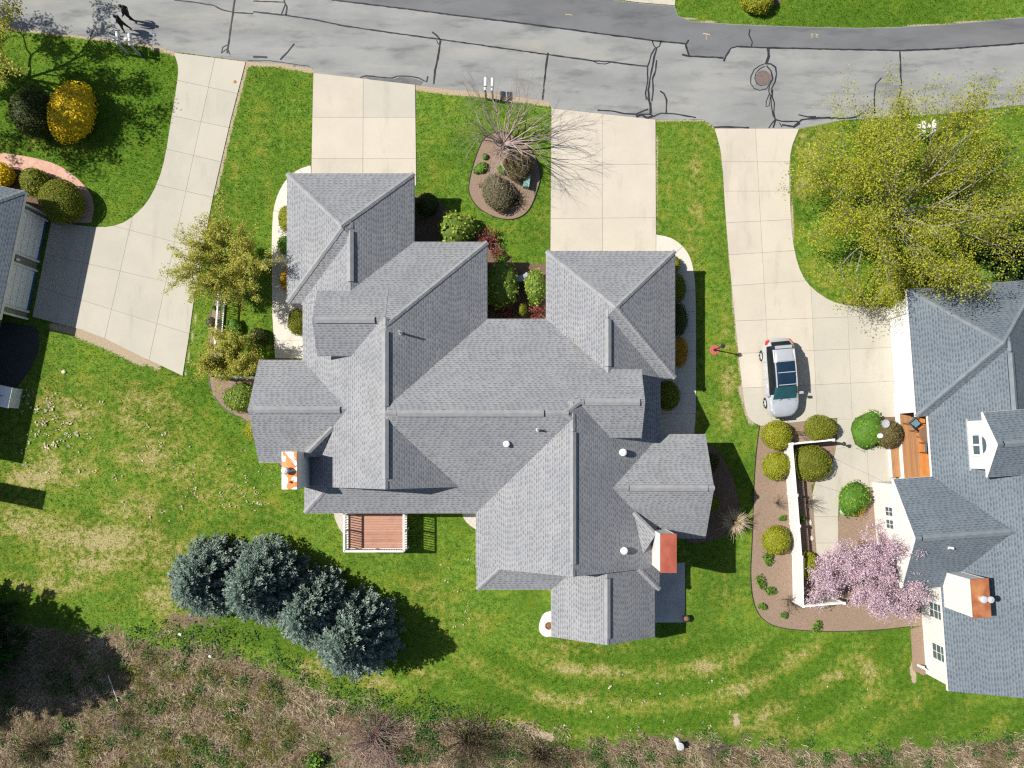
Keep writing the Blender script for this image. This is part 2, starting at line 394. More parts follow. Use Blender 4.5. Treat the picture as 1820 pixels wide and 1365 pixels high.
L_LITTER = leaf_mat('bleached_dead_leaf', ramp4((.30, .23, .14), (.42, .35, .24), (.52, .45, .34), (.62, .57, .47)), .15)
# ------------------------------------------------------------------ plan of the ground (photo pixels on the ground plane)
ROAD = [(-160, 28), (0, 46), (110, 60), (205, 71), (262, 78), (310, 92), (437, 109), (500, 113), (555, 121), (558, 130), (738, 151), (800, 159), (862, 164),
        (975, 180), (980, 193), (1165, 213), (1250, 212), (1275, 229), (1420, 229), (1500, 213), (1600, 208), (1700, 200), (1820, 186), (2000, 160),
        (2000, 8), (1820, 31), (1700, 42), (1600, 48), (1530, 50), (1400, 47), (1300, 43), (1230, 38), (1205, 28), (1199, 11), (1130, 5), (1090, 0), (1060, -8), (900, -30), (700, -62), (400, -105), (-160, -170)]
NEWER = [(590, 0), (700, 13), (900, 38), (1030, 55), (1160, 72), (1218, 78), (1224, 98), (1286, 103), (1299, 85), (1320, 83), (1360, 85), (1500, 88), (1600, 90), (1700, 86), (1820, 77),
         (2000, 58), (2000, 9), (1820, 32), (1700, 43), (1600, 49), (1530, 51), (1400, 48), (1300, 44), (1230, 39), (1205, 29), (1198, 12), (1130, 6), (1090, 1), (1060, -7), (900, -29), (700, -61), (500, -85), (520, -12)]
DRIVE_L = smooth([(310, 94), (318, 122), (314, 155), (304, 215), (294, 280), (281, 325), (262, 360), (240, 383), (215, 399), (180, 405), (130, 399)], 1, False) + \
          [(92, 392), (58, 563), (145, 586), (187, 602), (250, 633), (325, 668), (336, 600), (348, 510), (380, 345), (410, 215), (437, 110)]
DRIVE_A = [(557, 130), (738, 151), (740, 330), (553, 330)]
WALK_A = smooth([(553, 293), (525, 303), (503, 325), (487, 362), (483, 410), (483, 480), (484, 560)], 2, False) + [(489, 637), (560, 637), (560, 330), (553, 330)]
DRIVE_G = [(980, 193), (1165, 213), (1166, 465), (978, 465)]
WALK_G = [(1166, 417)] + smooth([(1166, 417), (1195, 422), (1222, 445), (1234, 480), (1237, 540), (1237, 620), (1237, 720), (1236, 750)], 2, False) + [(1231, 790), (1150, 790), (1150, 660), (1190, 660), (1190, 465), (1166, 465)]
DRIVE_R = smooth([(1270, 229), (1283, 275), (1290, 400), (1305, 560), (1318, 680), (1325, 735), (1336, 750), (1352, 757)], 1, False) + \
          [(1485, 743), (1601, 741), (1586, 546)] + smooth([(1586, 546), (1510, 545), (1475, 535), (1445, 515), (1425, 490), (1412, 450), (1406, 400), (1402, 310), (1405, 265), (1420, 229)], 1, False)
PATH_R = [(1488, 743), (1519, 742), (1519, 776), (1535, 792), (1590, 795), (1592, 864), (1548, 866)] + smooth([(1548, 866), (1505, 858), (1491, 880), (1489, 930), (1490, 1010)], 1, False) + \
         [(1453, 1010), (1447, 930)] + smooth([(1447, 930), (1442, 862), (1470, 840), (1486, 805), (1488, 743)], 1, False)
BRICKS = smooth([(-60, 268), (0, 271), (60, 280), (105, 293), (140, 318), (163, 345), (168, 370), (162, 396)], 2, False) + [(130, 396)] + smooth([(130, 396), (143, 375), (140, 355), (118, 330), (80, 310), (35, 302), (-60, 296)], 2, False)
BED_ISLAND = smooth([(862, 240), (847, 272), (834, 318), (832, 345), (850, 371), (882, 388), (915, 391), (940, 376), (953, 345), (963, 310), (950, 272), (922, 246), (895, 232)], 2)
BED_FRONT = [(730, 345)] + smooth([(730, 345), (772, 352), (800, 376), (838, 398), (868, 418), (892, 440), (912, 466)], 2, False) + [(972, 470), (985, 470), (985, 580), (850, 580), (850, 440), (730, 440)]
BED_LEFT = smooth([(386, 525), (373, 556), (371, 620), (371, 680), (380, 706), (404, 732), (440, 746), (470, 790), (505, 838), (545, 858)], 2, False) + [(560, 858), (560, 690), (455, 690), (455, 672), (392, 666), (392, 525)]
BED_SIDE = smooth([(1240, 785), (1268, 790), (1295, 830), (1312, 880), (1316, 915), (1305, 940), (1270, 962), (1235, 965)], 2, False) + [(1220, 965), (1220, 785)]
BED_RIGHT = smooth([(1350, 757), (1344, 800), (1340, 860), (1337, 960), (1333, 1030), (1341, 1082), (1362, 1108), (1400, 1119), (1480, 1123), (1560, 1120), (1622, 1113)], 2, False) + \
            [(1665, 1110), (1660, 980), (1560, 870), (1505, 862), (1489, 930), (1489, 1005), (1452, 1005), (1447, 930), (1442, 862), (1470, 840), (1486, 805), (1486, 745), (1400, 752)]
BED_PORCH = [(1519, 745), (1592, 741), (1592, 800), (1535, 794), (1519, 778)]
BED_TREE = smooth([(1402, 262), (1404, 330), (1409, 430), (1426, 488), (1452, 520), (1500, 543), (1560, 549), (1620, 545), (1690, 525), (1760, 505), (1840, 500), (1840, 470), (1700, 490), (1600, 515), (1510, 522), (1460, 500), (1428, 455), (1416, 400), (1412, 300), (1425, 236), (1412, 240)], 1)
BED_TOP = smooth([(1300, -20), (1315, 6), (1345, 18), (1385, 10), (1400, -20)], 1)
BED_SHADE = [(-40, 300), (35, 304), (80, 312), (118, 332), (140, 357), (142, 375), (130, 398), (92, 392), (30, 380), (-40, 340)]
PAD_L = smooth([(-120, 570), (55, 575), (70, 590), (69, 625), (55, 655), (30, 690), (0, 715), (-120, 730)], 1)
PATIO = [(1150, 1000), (1217, 1000), (1217, 1106), (1150, 1106)]
GRAVEL_D = smooth([(592, 905), (596, 925), (606, 945), (616, 950), (640, 950), (640, 905)], 1)
GRAVEL_E = smooth([(818, 905), (826, 926), (838, 936), (860, 950), (860, 905)], 1)
GRAVEL_W = smooth([(968, 1086), (959, 1104), (957, 1122), (970, 1134), (990, 1126), (1000, 1086)], 2)
GRAVEL_H = [(1618, 1118), (1660, 1105), (1660, 1195), (1640, 1200), (1622, 1190)]
BRUSH = [(-300, 1085), (60, 1110), (180, 1135), (260, 1148), (330, 1150), (420, 1162), (480, 1192), (560, 1228), (640, 1262), (740, 1282), (830, 1278), (900, 1296), (960, 1312), (1040, 1338), (1110, 1318), (1170, 1306),
         (1230, 1316), (1320, 1326), (1420, 1338), (1500, 1340), (1600, 1334), (1700, 1322), (1820, 1310), (2100, 1290), (2100, 1700), (-300, 1700)]
COVERS = [ROAD, DRIVE_L, DRIVE_A, WALK_A, DRIVE_G, WALK_G, DRIVE_R, PATH_R, BRICKS, BED_ISLAND, BED_FRONT, BED_LEFT, BED_SIDE, BED_RIGHT, BED_PORCH, BED_TOP, BED_SHADE, PAD_L, PATIO, GRAVEL_D, GRAVEL_E, GRAVEL_W, GRAVEL_H]

# ------------------------------------------------------------------ lawn and brush: one sheet to the horizon
def lawn_mat():
    t = NT('lawn_and_brush'); p = t.pos(); a = t.attr('mask'); sc = t.n('ShaderNodeSeparateColor'); t.l(a.outputs['Color'], sc.inputs[0])
    brush, dry, lush, dirt = sc.outputs[0], sc.outputs[1], sc.outputs[2], a.outputs['Alpha']
    n0 = t.noise(p, .22, 4); n1 = t.noise(p, .8, 5, .6); n2 = t.noise(p, 3.2, 4, .6); n3 = t.noise(p, 11, 4, .65); n4 = t.noise(p, 38, 2, .6)
    f = t.math('ADD', t.math('MULTIPLY', n2, .45), t.math('ADD', t.math('MULTIPLY', n3, .45), t.math('MULTIPLY', n4, .30)))
    g = t.ramp(f, [(.40, (.019, .060, .006)), (.53, (.063, .136, .012)), (.64, (.130, .214, .025)), (.80, (.26, .325, .075))])
    g = t.mix(t.math('MULTIPLY', t.step(n1, .44, .68), .55), g, t.mix(n3, (.11, .17, .014), (.24, .28, .03)))
    g = t.mix(t.math('MULTIPLY', t.step(n0, .42, .62), .50), g, t.mix(n3, (.018, .060, .005), (.065, .13, .010)))
    g = t.mix(t.math('MULTIPLY', lush, .65), g, t.ramp(f, [(.36, (.016, .052, .004)), (.55, (.050, .118, .008)), (.75, (.10, .18, .012))]))
    # yellow and straw
    nz = t.math('ADD', t.math('MULTIPLY', t.math('SUBTRACT', n1, .5), 1.7), t.math('ADD', t.math('MULTIPLY', t.math('SUBTRACT', n2, .5), 1.4), t.math('MULTIPLY', t.math('SUBTRACT', n3, .5), 1.4)))
    d = t.math('ADD', dry, t.math('MULTIPLY', nz, t.math('ADD', .45, dry)))
    g = t.mix(t.math('MULTIPLY', t.step(d, .12, .62), .62), g, (.22, .21, .035))
    straw = t.mix(t.step(n3, .35, .65), (.30, .235, .115), (.50, .41, .24))
    g = t.mix(t.math('MULTIPLY', t.step(d, .42, 1.05), .68), g, straw)
    # brush floor
    b = t.ramp(t.math('ADD', t.math('MULTIPLY', n2, .4), t.math('ADD', t.math('MULTIPLY', n3, .45), t.math('MULTIPLY', n4, .25))),
               [(.40, (.030, .022, .013)), (.50, (.10, .072, .045)), (.60, (.22, .165, .105)), (.74, (.42, .33, .22))])
    b = t.mix(t.math('MULTIPLY', t.step(t.noise(t.map(p, loc=(7, 4, 0)), .9, 4, .6), .49, .62), .75), b, t.mix(n3, (.03, .065, .012), (.10, .16, .03)))
    b = t.mix(t.math('MULTIPLY', t.step(t.noise(t.map(p, loc=(1, 14, 0)), .5, 3), .55, .72), .5), b, (.14, .075, .055))
    e = t.math('ADD', brush, t.math('ADD', t.math('MULTIPLY', t.math('SUBTRACT', n1, .5), 1.3), t.math('MULTIPLY', t.math('SUBTRACT', n2, .5), 1.1)))
    c = t.mix(t.step(e, .40, .60), g, b)
    dd = t.math('ADD', dirt, t.math('MULTIPLY', t.math('SUBTRACT', n3, .5), .9))
    c = t.mix(t.step(dd, .42, .62), c, t.mix(n3, (.25, .19, .125), (.50, .41, .29)))
    return t.surf(c, .95, .08, 0, t.bump(t.math('ADD', n4, t.math('MULTIPLY', n3, 1.6)), .55, .05))
M_LAWN = lawn_mat()

GX0, GX1, GY0, GY1, GS = -38.0, 38.0, -24.0, 34.0, .2
gx = np.arange(GX0, GX1 + 1e-6, GS); gy = np.arange(GY0, GY1 + 1e-6, GS)
GXX, GYY = np.meshgrid(gx, gy)
def wpoly(p): return [at(x, y)[:2] for x, y in p]
def blur(a, n):
    for _ in range(n):
        b = np.pad(a, 1, 'edge'); a = (b[:-2, 1:-1] + b[2:, 1:-1] + b[1:-1, :-2] + b[1:-1, 2:] + b[1:-1, 1:-1]) / 5
    return a
def blob(lst, X, Y):
    r = np.zeros_like(X)
    for px, py, rx, ry, k in lst:
        cx, cy, _ = at(px, py); sx = rx * H / FPX; sy = ry * H / FPX
        r = np.maximum(r, k * np.exp(-(((X - cx) / sx) ** 2 + ((Y - cy) / sy) ** 2)))
    return r
def near(line, X, Y):
    d = np.full(X.shape, 1e9); w = [at(x, y)[:2] for x, y in line]
    for (ax, ay), (bx, by) in zip(w, w[1:]):
        L2 = (bx - ax) ** 2 + (by - ay) ** 2; tt = np.clip(((X - ax) * (bx - ax) + (Y - ay) * (by - ay)) / L2, 0, 1)
        d = np.minimum(d, np.hypot(X - ax - tt * (bx - ax), Y - ay - tt * (by - ay)))
    return d
brush_m = blur(inside(wpoly(BRUSH), GXX, GYY).astype(float), 22)
brush_m = np.maximum(brush_m, blob([(350, 1105, 70, 22, .75), (205, 1150, 60, 40, .8)], GXX, GYY))
DRYB = [(130, 730, 60, 30, .55), (260, 730, 70, 45, .5), (100, 830, 50, 22, .75), (60, 850, 45, 16, .9), (270, 810, 60, 25, .62), (330, 830, 70, 30, .5),
        (30, 930, 50, 22, .95), (120, 955, 45, 22, .9), (200, 960, 60, 28, .95), (230, 905, 40, 25, .7), (160, 1000, 60, 20, .85), (285, 985, 60, 22, .6), (90, 1040, 60, 15, .8),
        (300, 1065, 40, 40, .85), (380, 880, 70, 30, .35), (760, 1060, 60, 30, .5), (830, 1110, 50, 20, .55), (760, 1200, 50, 15, .6), (680, 1215, 60, 18, .7),
        (560, 1190, 40, 18, .8), (1010, 1150, 50, 14, .7), (1060, 1190, 90, 10, .6), (1040, 1240, 80, 12, .6), (1250, 1180, 120, 10, .5), (1330, 1060, 14, 40, .0), (1290, 1050, 25, 30, .45),
        (1280, 1190, 60, 20, .5), (1310, 1225, 30, 14, .7), (1540, 1190, 18, 16, .9), (1500, 1200, 30, 8, .6), (1380, 1300, 40, 18, .6), (1580, 1240, 25, 12, .5), (1430, 1160, 60, 10, .35),
        (1330, 700, 22, 40, .4), (1345, 1265, 50, 20, .5), (1290, 770, 30, 20, .35), (1260, 580, 10, 60, .2), (1300, 680, 16, 70, .55), (1245, 330, 14, 120, .42), (1200, 330, 16, 120, .30), (1220, 420, 30, 20, .35),
        (760, 300, 12, 60, .35), (970, 400, 20, 25, .4), (900, 412, 40, 12, .35), (480, 240, 16, 90, .28), (420, 250, 8, 120, .3), (1440, 260, 30, 30, .85), (1425, 320, 16, 40, .7), (1470, 490, 40, 25, .6),
        (1530, 540, 50, 10, .8), (1430, 225, 30, 6, .6), (55, 255, 40, 10, .5), (120, 262, 40, 10, .45), (940, 1010, 40, 40, .15), (990, 1000, 40, 30, .3), (560, 960, 120, 20, .2), (900, 1290, 60, 14, .7), (1010, 1310, 60, 10, .5)]
dry_m = .72 * blob([(a, b, c * 1.45, d * 1.5, e) for a, b, c, d, e in DRYB], GXX, GYY)
cx_, cy_, _ = at(1120, 960)
rr = np.hypot(GXX - cx_, (GYY - cy_) * 1.35)
back = blur(inside(wpoly([(790, 1150), (980, 1150), (1340, 1120), (1600, 1125), (1700, 1240), (1830, 1260), (1830, 1310), (1100, 1310), (800, 1240)]), GXX, GYY).astype(float), 6)
dry_m += back * (.12 + .17 * np.sin(rr / .42) * (GYY < cy_))
mow = back * np.clip(.5 - .9 * np.sin(rr / .42), 0, 1) * (GYY < cy_)
leftlawn = blur(inside(wpoly([(-100, 690), (110, 640), (330, 700), (450, 850), (560, 960), (420, 980), (300, 1080), (-100, 1040)]), GXX, GYY).astype(float), 10)
dry_m += .16 * leftlawn
stripes = blur(inside(wpoly([(1165, 205), (1280, 230), (1300, 560), (1325, 760), (1240, 760), (1240, 480), (1165, 420)]), GXX, GYY).astype(float), 3)
dry_m += stripes * (.10 + .14 * np.sin(GXX / .33))
stripes2 = blur(inside(wpoly([(430, 120), (555, 125), (553, 290), (490, 340), (480, 420), (380, 420)]), GXX, GYY).astype(float), 3)
dry_m += stripes2 * (.02 + .12 * np.sin((GXX + .12 * GYY) / .36))
lush_m = blob([(200, 200, 240, 190, 1.0), (1500, 10, 300, 60, .9), (330, 720, 120, 80, .5), (880, 430, 120, 160, .35), (1650, 1170, 160, 60, .5)], GXX, GYY)
lush_m = np.maximum(np.maximum(lush_m, .3 * stripes2), .95 * mow)
dirt_m = np.zeros_like(GXX)
for line, w, k in [([(-40, 44), (110, 60), (262, 80), (312, 96)], .22, .8), ([(437, 112), (500, 116), (556, 126)], .22, .85), ([(440, 112), (413, 215), (383, 345)], .17, .75),
                   ([(738, 154), (800, 162), (862, 167), (975, 183)], .28, .95), ([(1166, 213), (1250, 213), (1277, 232)], .16, .7), ([(1277, 232), (1288, 300), (1306, 560), (1325, 735)], .16, .8),
                   ([(145, 590), (187, 606), (250, 637)], .55, .95), ([(250, 637), (280, 652)], .35, .7), ([(94, 580), (145, 592)], .3, .9), ([(1206, 30), (1300, 46), (1530, 53), (1820, 33)], .14, .7), ([(1168, 240), (1166, 420)], .12, .6),
                   ([(1316, 690), (1335, 750)], .3, .75), ([(742, 160), (744, 300)], .14, .6), ([(348, 560), (330, 668)], .12, .65), ([(1640, 1120), (1622, 1190), (1625, 1210)], .22, .9),
                   ([(925, 1290), (980, 1312)], .3, .9), ([(1402, 240), (1403, 330), (1410, 430)], .15, .8)]:
    d = near(line, GXX, GYY); dirt_m = np.maximum(dirt_m, k * np.exp(-(d / w) ** 2))
dirt_m = np.maximum(dirt_m, blob([(1309, 1283, 8, 12, .95), (1308, 1272, 11, 5, .9)], GXX, GYY))
mask = np.stack([np.clip(brush_m, 0, 1), np.clip(dry_m, 0, 1), np.clip(lush_m, 0, 1), np.clip(dirt_m, 0, 1)], -1)
ny_, nx_ = GXX.shape
V = np.stack([GXX.ravel(), GYY.ravel(), np.zeros(GXX.size)], -1)
ii = np.arange(nx_ * (ny_ - 1)).reshape(ny_ - 1, nx_)[:, :-1].ravel()
F = np.stack([ii, ii + 1, ii + 1 + nx_, ii + nx_], -1)
far = 600.0   # the same sheet goes on to the horizon
o4 = len(V)
V = np.vstack([V, [(-far, -far, 0), (far, -far, 0), (far, far, 0), (-far, far, 0)]])
c00, c10, c11, c01 = 0, nx_ - 1, nx_ * ny_ - 1, nx_ * (ny_ - 1)
F = np.vstack([F, [(o4, o4 + 1, c10, c00), (o4 + 1, o4 + 2, c11, c10), (o4 + 2, o4 + 3, c01, c11), (o4 + 3, o4, c00, c01)]])
A4 = np.vstack([mask.reshape(-1, 4), np.tile([0, .3, .2, 0], (4, 1))])
lawn = structure(np_mesh('lawn', V, F, M_LAWN, attr4=A4))

def sample_mask(X, Y):
    i = np.clip(((Y - GY0) / GS).round().astype(int), 0, ny_ - 1); j = np.clip(((X - GX0) / GS).round().astype(int), 0, nx_ - 1)
    return mask[i, j]
covered = np.zeros_like(GXX, dtype=bool)
WC = [wpoly(c) for c in COVERS]
def is_covered(X, Y):
    r = np.zeros(X.shape, dtype=bool)
    for c in WC: r |= inside(c, X, Y)
    return r

# short grass blades standing on the sheet
rng = np.random.default_rng(4)
NB = 330000
bx = rng.uniform(-33, 33, NB); by = rng.uniform(-19.5, 27.8, NB)
bm_ = sample_mask(bx, by)
keep = ~is_covered(bx, by) & (bm_[:, 0] < .45) & (bm_[:, 3] < .5) & (rng.random(NB) > bm_[:, 1] * .6)
keep &= ~inside(wpoly([(540, 320), (740, 320), (740, 440), (860, 440), (860, 575), (980, 575), (980, 460), (1190, 460), (1190, 670), (1165, 780), (1240, 780), (1240, 945), (1165, 950), (1150, 1120), (990, 1120), (850, 1035), (850, 905), (545, 905), (545, 820), (470, 815), (470, 650), (545, 645)]), bx, by)
bx, by, bm_ = bx[keep], by[keep], bm_[keep]; n = len(bx)
hgt = rng.uniform(.035, .085, n) * (1 + .3 * bm_[:, 2]); wid = rng.uniform(.012, .03, n); ang = rng.uniform(0, 2 * np.pi, n); la = rng.uniform(0, 2 * np.pi, n); lean = rng.uniform(.2, 1.1, n) * hgt
dx, dy = np.cos(ang) * wid, np.sin(ang) * wid
V = np.empty((n, 3, 3)); V[:, 0] = np.stack([bx - dx, by - dy, np.full(n, .002)], -1); V[:, 1] = np.stack([bx + dx, by + dy, np.full(n, .002)], -1)
V[:, 2] = np.stack([bx + np.cos(la) * lean, by + np.sin(la) * lean, hgt], -1)
grass = np_mesh('grass', V.reshape(-1, 3), np.arange(3 * n).reshape(-1, 3), M_LAWN, attr4=np.repeat(bm_, 3, 0))
grass['kind'] = 'stuff'; tag(grass, 'short mown green grass covering all the lawns', 'grass')

# ------------------------------------------------------------------ road, driveways and paths
def sheet(name, poly, z, mat, parent=None, depth=None, is_struct=True):
    m = MB(); m.prism(wpoly(poly), -.05 if depth is None else z - depth, z, 0)
    o = m.build(name, mat, parent)
    return structure(o) if is_struct else o
road = sheet('road', ROAD, .006, M_ASPH)
newer = sheet('newer_asphalt_strip', NEWER, .012, M_ASPHN, road, .01, False)

def ribbon(name, line, w, z, mat, parent, wob=.25, seed=0):
    """uneven poured line on the road"""
    r = random.Random(seed); q = [Vector(at(x, y)[:2]) for x, y in line]
    fine = [q[0]]
    for a, b in zip(q, q[1:]):
        k = max(1, int((b - a).length / .22))
        for i in range(1, k + 1): fine.append(a.lerp(b, i / k) + Vector((r.uniform(-1, 1), r.uniform(-1, 1))) * .012)
    m = MB(); L = []; R = []
    for i, p in enumerate(fine):
        d = (fine[min(i + 1, len(fine) - 1)] - fine[max(i - 1, 0)]).normalized(); nn = Vector((-d.y, d.x))
        ww = w / 2 * (1 + r.uniform(-wob, wob)); L.append(p + nn * ww); R.append(p - nn * ww)
    for i in range(len(fine) - 1):
        m.poly([(*R[i], z), (*R[i + 1], z), (*L[i + 1], z), (*L[i], z)])
    return m.build(name, mat, parent)
TAR = [([(310, 0), (345, 4), (380, 10), (393, 17), (418, 23), (450, 24)], .10), ([(450, 21), (505, 27), (560, 35), (610, 46), (700, 59), (781, 70), (845, 79), (910, 88), (972, 97), (1052, 108), (1085, 110), (1120, 115), (1151, 118)], .11),
       ([(590, 0), (690, 12), (790, 25), (900, 38), (1000, 51), (1090, 63), (1160, 72), (1218, 78)], .12), ([(1218, 78), (1224, 98)], .16), ([(1212, 97), (1226, 100), (1286, 103)], .13), ([(1224, 71), (1219, 79)], .12), ([(1286, 109), (1290, 100), (1299, 86), (1310, 83), (1360, 85), (1450, 87), (1600, 90), (1680, 87), (1740, 83), (1820, 77), (1900, 68)], .13),
       ([(1333, 52), (1331, 62), (1337, 75), (1335, 84)], .12), ([(418, -4), (413, 30), (409, 60), (404, 95)], .13), ([(404, 80), (396, 84), (394, 95), (404, 86), (409, 97)], .09), ([(505, 0), (507, 8), (500, 26)], .10), ([(505, 4), (510, 12), (508, 27)], .12), ([(450, 2), (505, 4)], .09),
       ([(523, 78), (512, 92), (498, 106)], .13), ([(450, 101), (475, 102)], .16), ([(440, 108), (480, 108), (550, 118)], .06), ([(768, 57), (776, 63), (783, 71)], .13), ([(783, 72), (780, 90), (777, 110), (773, 125), (771, 150)], .15), ([(776, 72), (779, 79), (783, 74)], .07),
       ([(640, 138), (650, 135), (697, 139), (707, 135), (730, 136), (745, 139), (758, 146), (760, 136)], .10), ([(974, 94), (972, 105), (969, 130), (966, 160), (964, 178)], .15), ([(1050, 107), (1062, 113), (1075, 114), (1087, 110)], .07),
       ([(1159, 72), (1161, 80), (1166, 86), (1172, 82), (1175, 73)], .10), ([(1164, 86), (1157, 97), (1154, 110), (1151, 118), (1151, 145), (1147, 165), (1148, 178)], .11), ([(1167, 86), (1163, 100), (1160, 118), (1156, 135), (1152, 160), (1154, 180), (1156, 196)], .13), ([(1167, 107), (1165, 125), (1160, 140), (1161, 160), (1158, 180)], .13), ([(1148, 170), (1156, 186)], .09),
       ([(1156, 182), (1156, 205)], .18), ([(1130, 206), (1140, 203), (1155, 203), (1162, 207), (1175, 201), (1200, 203), (1237, 209)], .11), ([(1062, 196), (1085, 197), (1110, 202), (1130, 203), (1152, 194)], .11), ([(1131, 208), (1140, 204), (1150, 210), (1160, 207)], .16), ([(1173, 162), (1180, 166), (1185, 178), (1184, 202)], .13),
       ([(1268, 226), (1300, 226), (1331, 227)], .12), ([(1365, 86), (1366, 100), (1362, 112)], .22), ([(1360, 113), (1350, 117), (1340, 124), (1334, 136), (1334, 148), (1340, 157), (1350, 161), (1362, 158), (1367, 150)], .07), ([(1360, 113), (1370, 114), (1378, 120), (1380, 132), (1377, 146), (1372, 156), (1371, 166)], .13),
       ([(1359, 118), (1350, 123), (1343, 130), (1341, 140), (1345, 149), (1353, 153), (1362, 151), (1368, 144)], .06), ([(1362, 117), (1370, 126), (1373, 140), (1367, 152), (1366, 163), (1369, 170)], .11), ([(1373, 160), (1372, 172), (1376, 183), (1375, 200), (1378, 213)], .10), ([(1370, 168), (1371, 190), (1374, 205), (1378, 213)], .09), ([(1368, 165), (1362, 180), (1361, 190), (1367, 188), (1369, 172)], .07),
       ([(1366, 228), (1372, 219), (1378, 213), (1390, 216), (1418, 216)], .12), ([(1378, 214), (1374, 227)], .12), ([(1385, 218), (1390, 226)], .1), ([(1390, 222), (1410, 225), (1425, 213), (1440, 211), (1470, 209), (1500, 211), (1522, 208), (1533, 201)], .14), ([(1410, 227), (1422, 219)], .17), ([(1419, 204), (1435, 208), (1450, 208)], .12),
       ([(1566, 139), (1556, 150), (1554, 170), (1554, 206)], .10), ([(1599, 91), (1600, 110), (1600, 132), (1602, 145), (1598, 180), (1594, 208)], .13)]
for i, (ln, w) in enumerate(TAR): ribbon('tar_seam', ln, w * .72, .017 + .0006 * (i % 5), M_TAR, road, .28, i)
m = MB(); m.poly([(*at(x, y)[:2], .0145) for x, y in [(648, 137), (700, 141), (710, 137), (730, 138), (752, 145), (748, 152), (660, 143)]]); m.build('thin_tar_patch', M_PATCH, road)
# kerb lip of asphalt and utility marks sprayed on the road
M_MARK = mottled('faded_yellow_spray', (.42, .36, .22), (.36, .31, .2), 20, .9)
def mark(line, w, z=.0215): return ribbon('survey_paint_mark', line, w, z, M_MARK, road, .4, len(line))
mark([(1005, 26), (1016, 27)], .07); mark([(1005, 24), (1005, 28)], .06); mark([(1016, 25), (1016, 29)], .06)
mark([(1249, 60), (1262, 62)], .06); mark([(1255, 61), (1255, 71)], .06)
mark([(1441, 61), (1446, 61), (1442, 64), (1446, 66), (1441, 67)], .05); mark([(1449, 61), (1454, 62), (1450, 65), (1454, 67)], .05)

def clip(poly, a, b, side):
    out = []; n = len(poly)
    f = lambda p: ((b[0] - a[0]) * (p[1] - a[1]) - (b[1] - a[1]) * (p[0] - a[0])) * side
    for i in range(n):
        p, q = poly[i], poly[(i + 1) % n]; fp, fq = f(p), f(q)
        if fp >= 0: out.append(p)
        if (fp > 0 > fq) or (fp < 0 < fq):
            t = fp / (fp - fq); out.append((p[0] + (q[0] - p[0]) * t, p[1] + (q[1] - p[1]) * t))
    return out
def parea(p): return abs(sum(p[i][0] * p[(i + 1) % len(p)][1] - p[(i + 1) % len(p)][0] * p[i][1] for i in range(len(p)))) / 2
def slabs(base, poly, lines, mat, z=.034, gap=.008, name='concrete_slab', pick=None):
    """split the paving into its poured slabs, each one a piece with its own edges"""
    ps = [wpoly(poly)]
    for a, b in lines:
        A, B = at(*a)[:2], at(*b)[:2]; nx = []
        for p in ps:
            for s in (1, -1):
                c = clip(p, A, B, s)
                if len(c) > 2 and parea(c) > .02: nx.append(c)
        ps = nx
    for p in ps:
        cx = sum(q[0] for q in p) / len(p); cy = sum(q[1] for q in p) / len(p); o = []
        for x, y in p:
            d = math.hypot(cx - x, cy - y) or 1; o.append((x + (cx - x) / d * gap * 1.3, y + (cy - y) / d * gap * 1.3))
        mm = mat if pick is None else pick(cx * FPX / H + NX, NY - cy * FPX / H)
        m = MB(); m.prism(o, .0, z); m.build(name, mm, base)
dl = sheet('curved_driveway', DRIVE_L, .014, M_JOINT)
slabs(dl, DRIVE_L, [((382, 105), (262, 655)), ((438, 170), (200, 118)), ((426, 231), (180, 180)), ((410, 292), (180, 238)), ((395, 355), (200, 310)), ((345, 512), (60, 447)), ((333, 592), (60, 507)), ((348, 440), (100, 375)), ((235, 390), (187, 600)), ((160, 400), (127, 580))], M_CONC2)
da = sheet('garage_driveway', DRIVE_A, .014, M_JOINT)
slabs(da, DRIVE_A, [((540, 209), (760, 209)), ((540, 282), (760, 282)), ((646, 100), (645, 330))], M_CONC, pick=lambda x, y: M_CONC2 if y < 205 and x > 640 else M_CONC)
wa = sheet('concrete_walk', WALK_A, .010, M_JOINT); slabs(wa, WALK_A, [((560, 301), (544, 290)), ((480, 372), (560, 395)), ((470, 470), (560, 470)), ((470, 540), (560, 540)), ((470, 605), (560, 605)), ((520, 290), (560, 330))], M_CONCW, z=.026)
dg = sheet('garage_driveway', DRIVE_G, .014, M_JOINT); slabs(dg, DRIVE_G, [((960, 293), (1180, 292)), ((960, 389), (1180, 387)), ((1070, 180), (1071, 470))], M_CONC)
wg = sheet('concrete_walk', WALK_G, .010, M_JOINT); slabs(wg, WALK_G, [((1200, 450), (1222, 430)), ((1180, 516), (1250, 516)), ((1180, 554), (1250, 554)), ((1180, 590), (1250, 590)), ((1180, 624), (1250, 624)), ((1180, 661), (1250, 661)), ((1140, 699), (1250, 699)), ((1140, 735), (1250, 735))], M_CONCW, z=.026)
dr = sheet('long_driveway', DRIVE_R, .014, M_JOINT)
slabs(dr, DRIVE_R, [((1342, 220), (1372, 760)), ((1270, 288), (1420, 288)), ((1270, 340), (1420, 340)), ((1270, 397), (1420, 390)), ((1270, 455), (1420, 445)), ((1270, 510), (1450, 498)), ((1270, 572), (1600, 560)), ((1270, 630), (1600, 617)), ((1270, 692), (1600, 677)), ((1440, 490), (1453, 760)), ((1505, 530), (1515, 760))], M_CONC,
      pick=lambda x, y: M_CONC2 if x > 1440 or y > 690 else M_CONC)
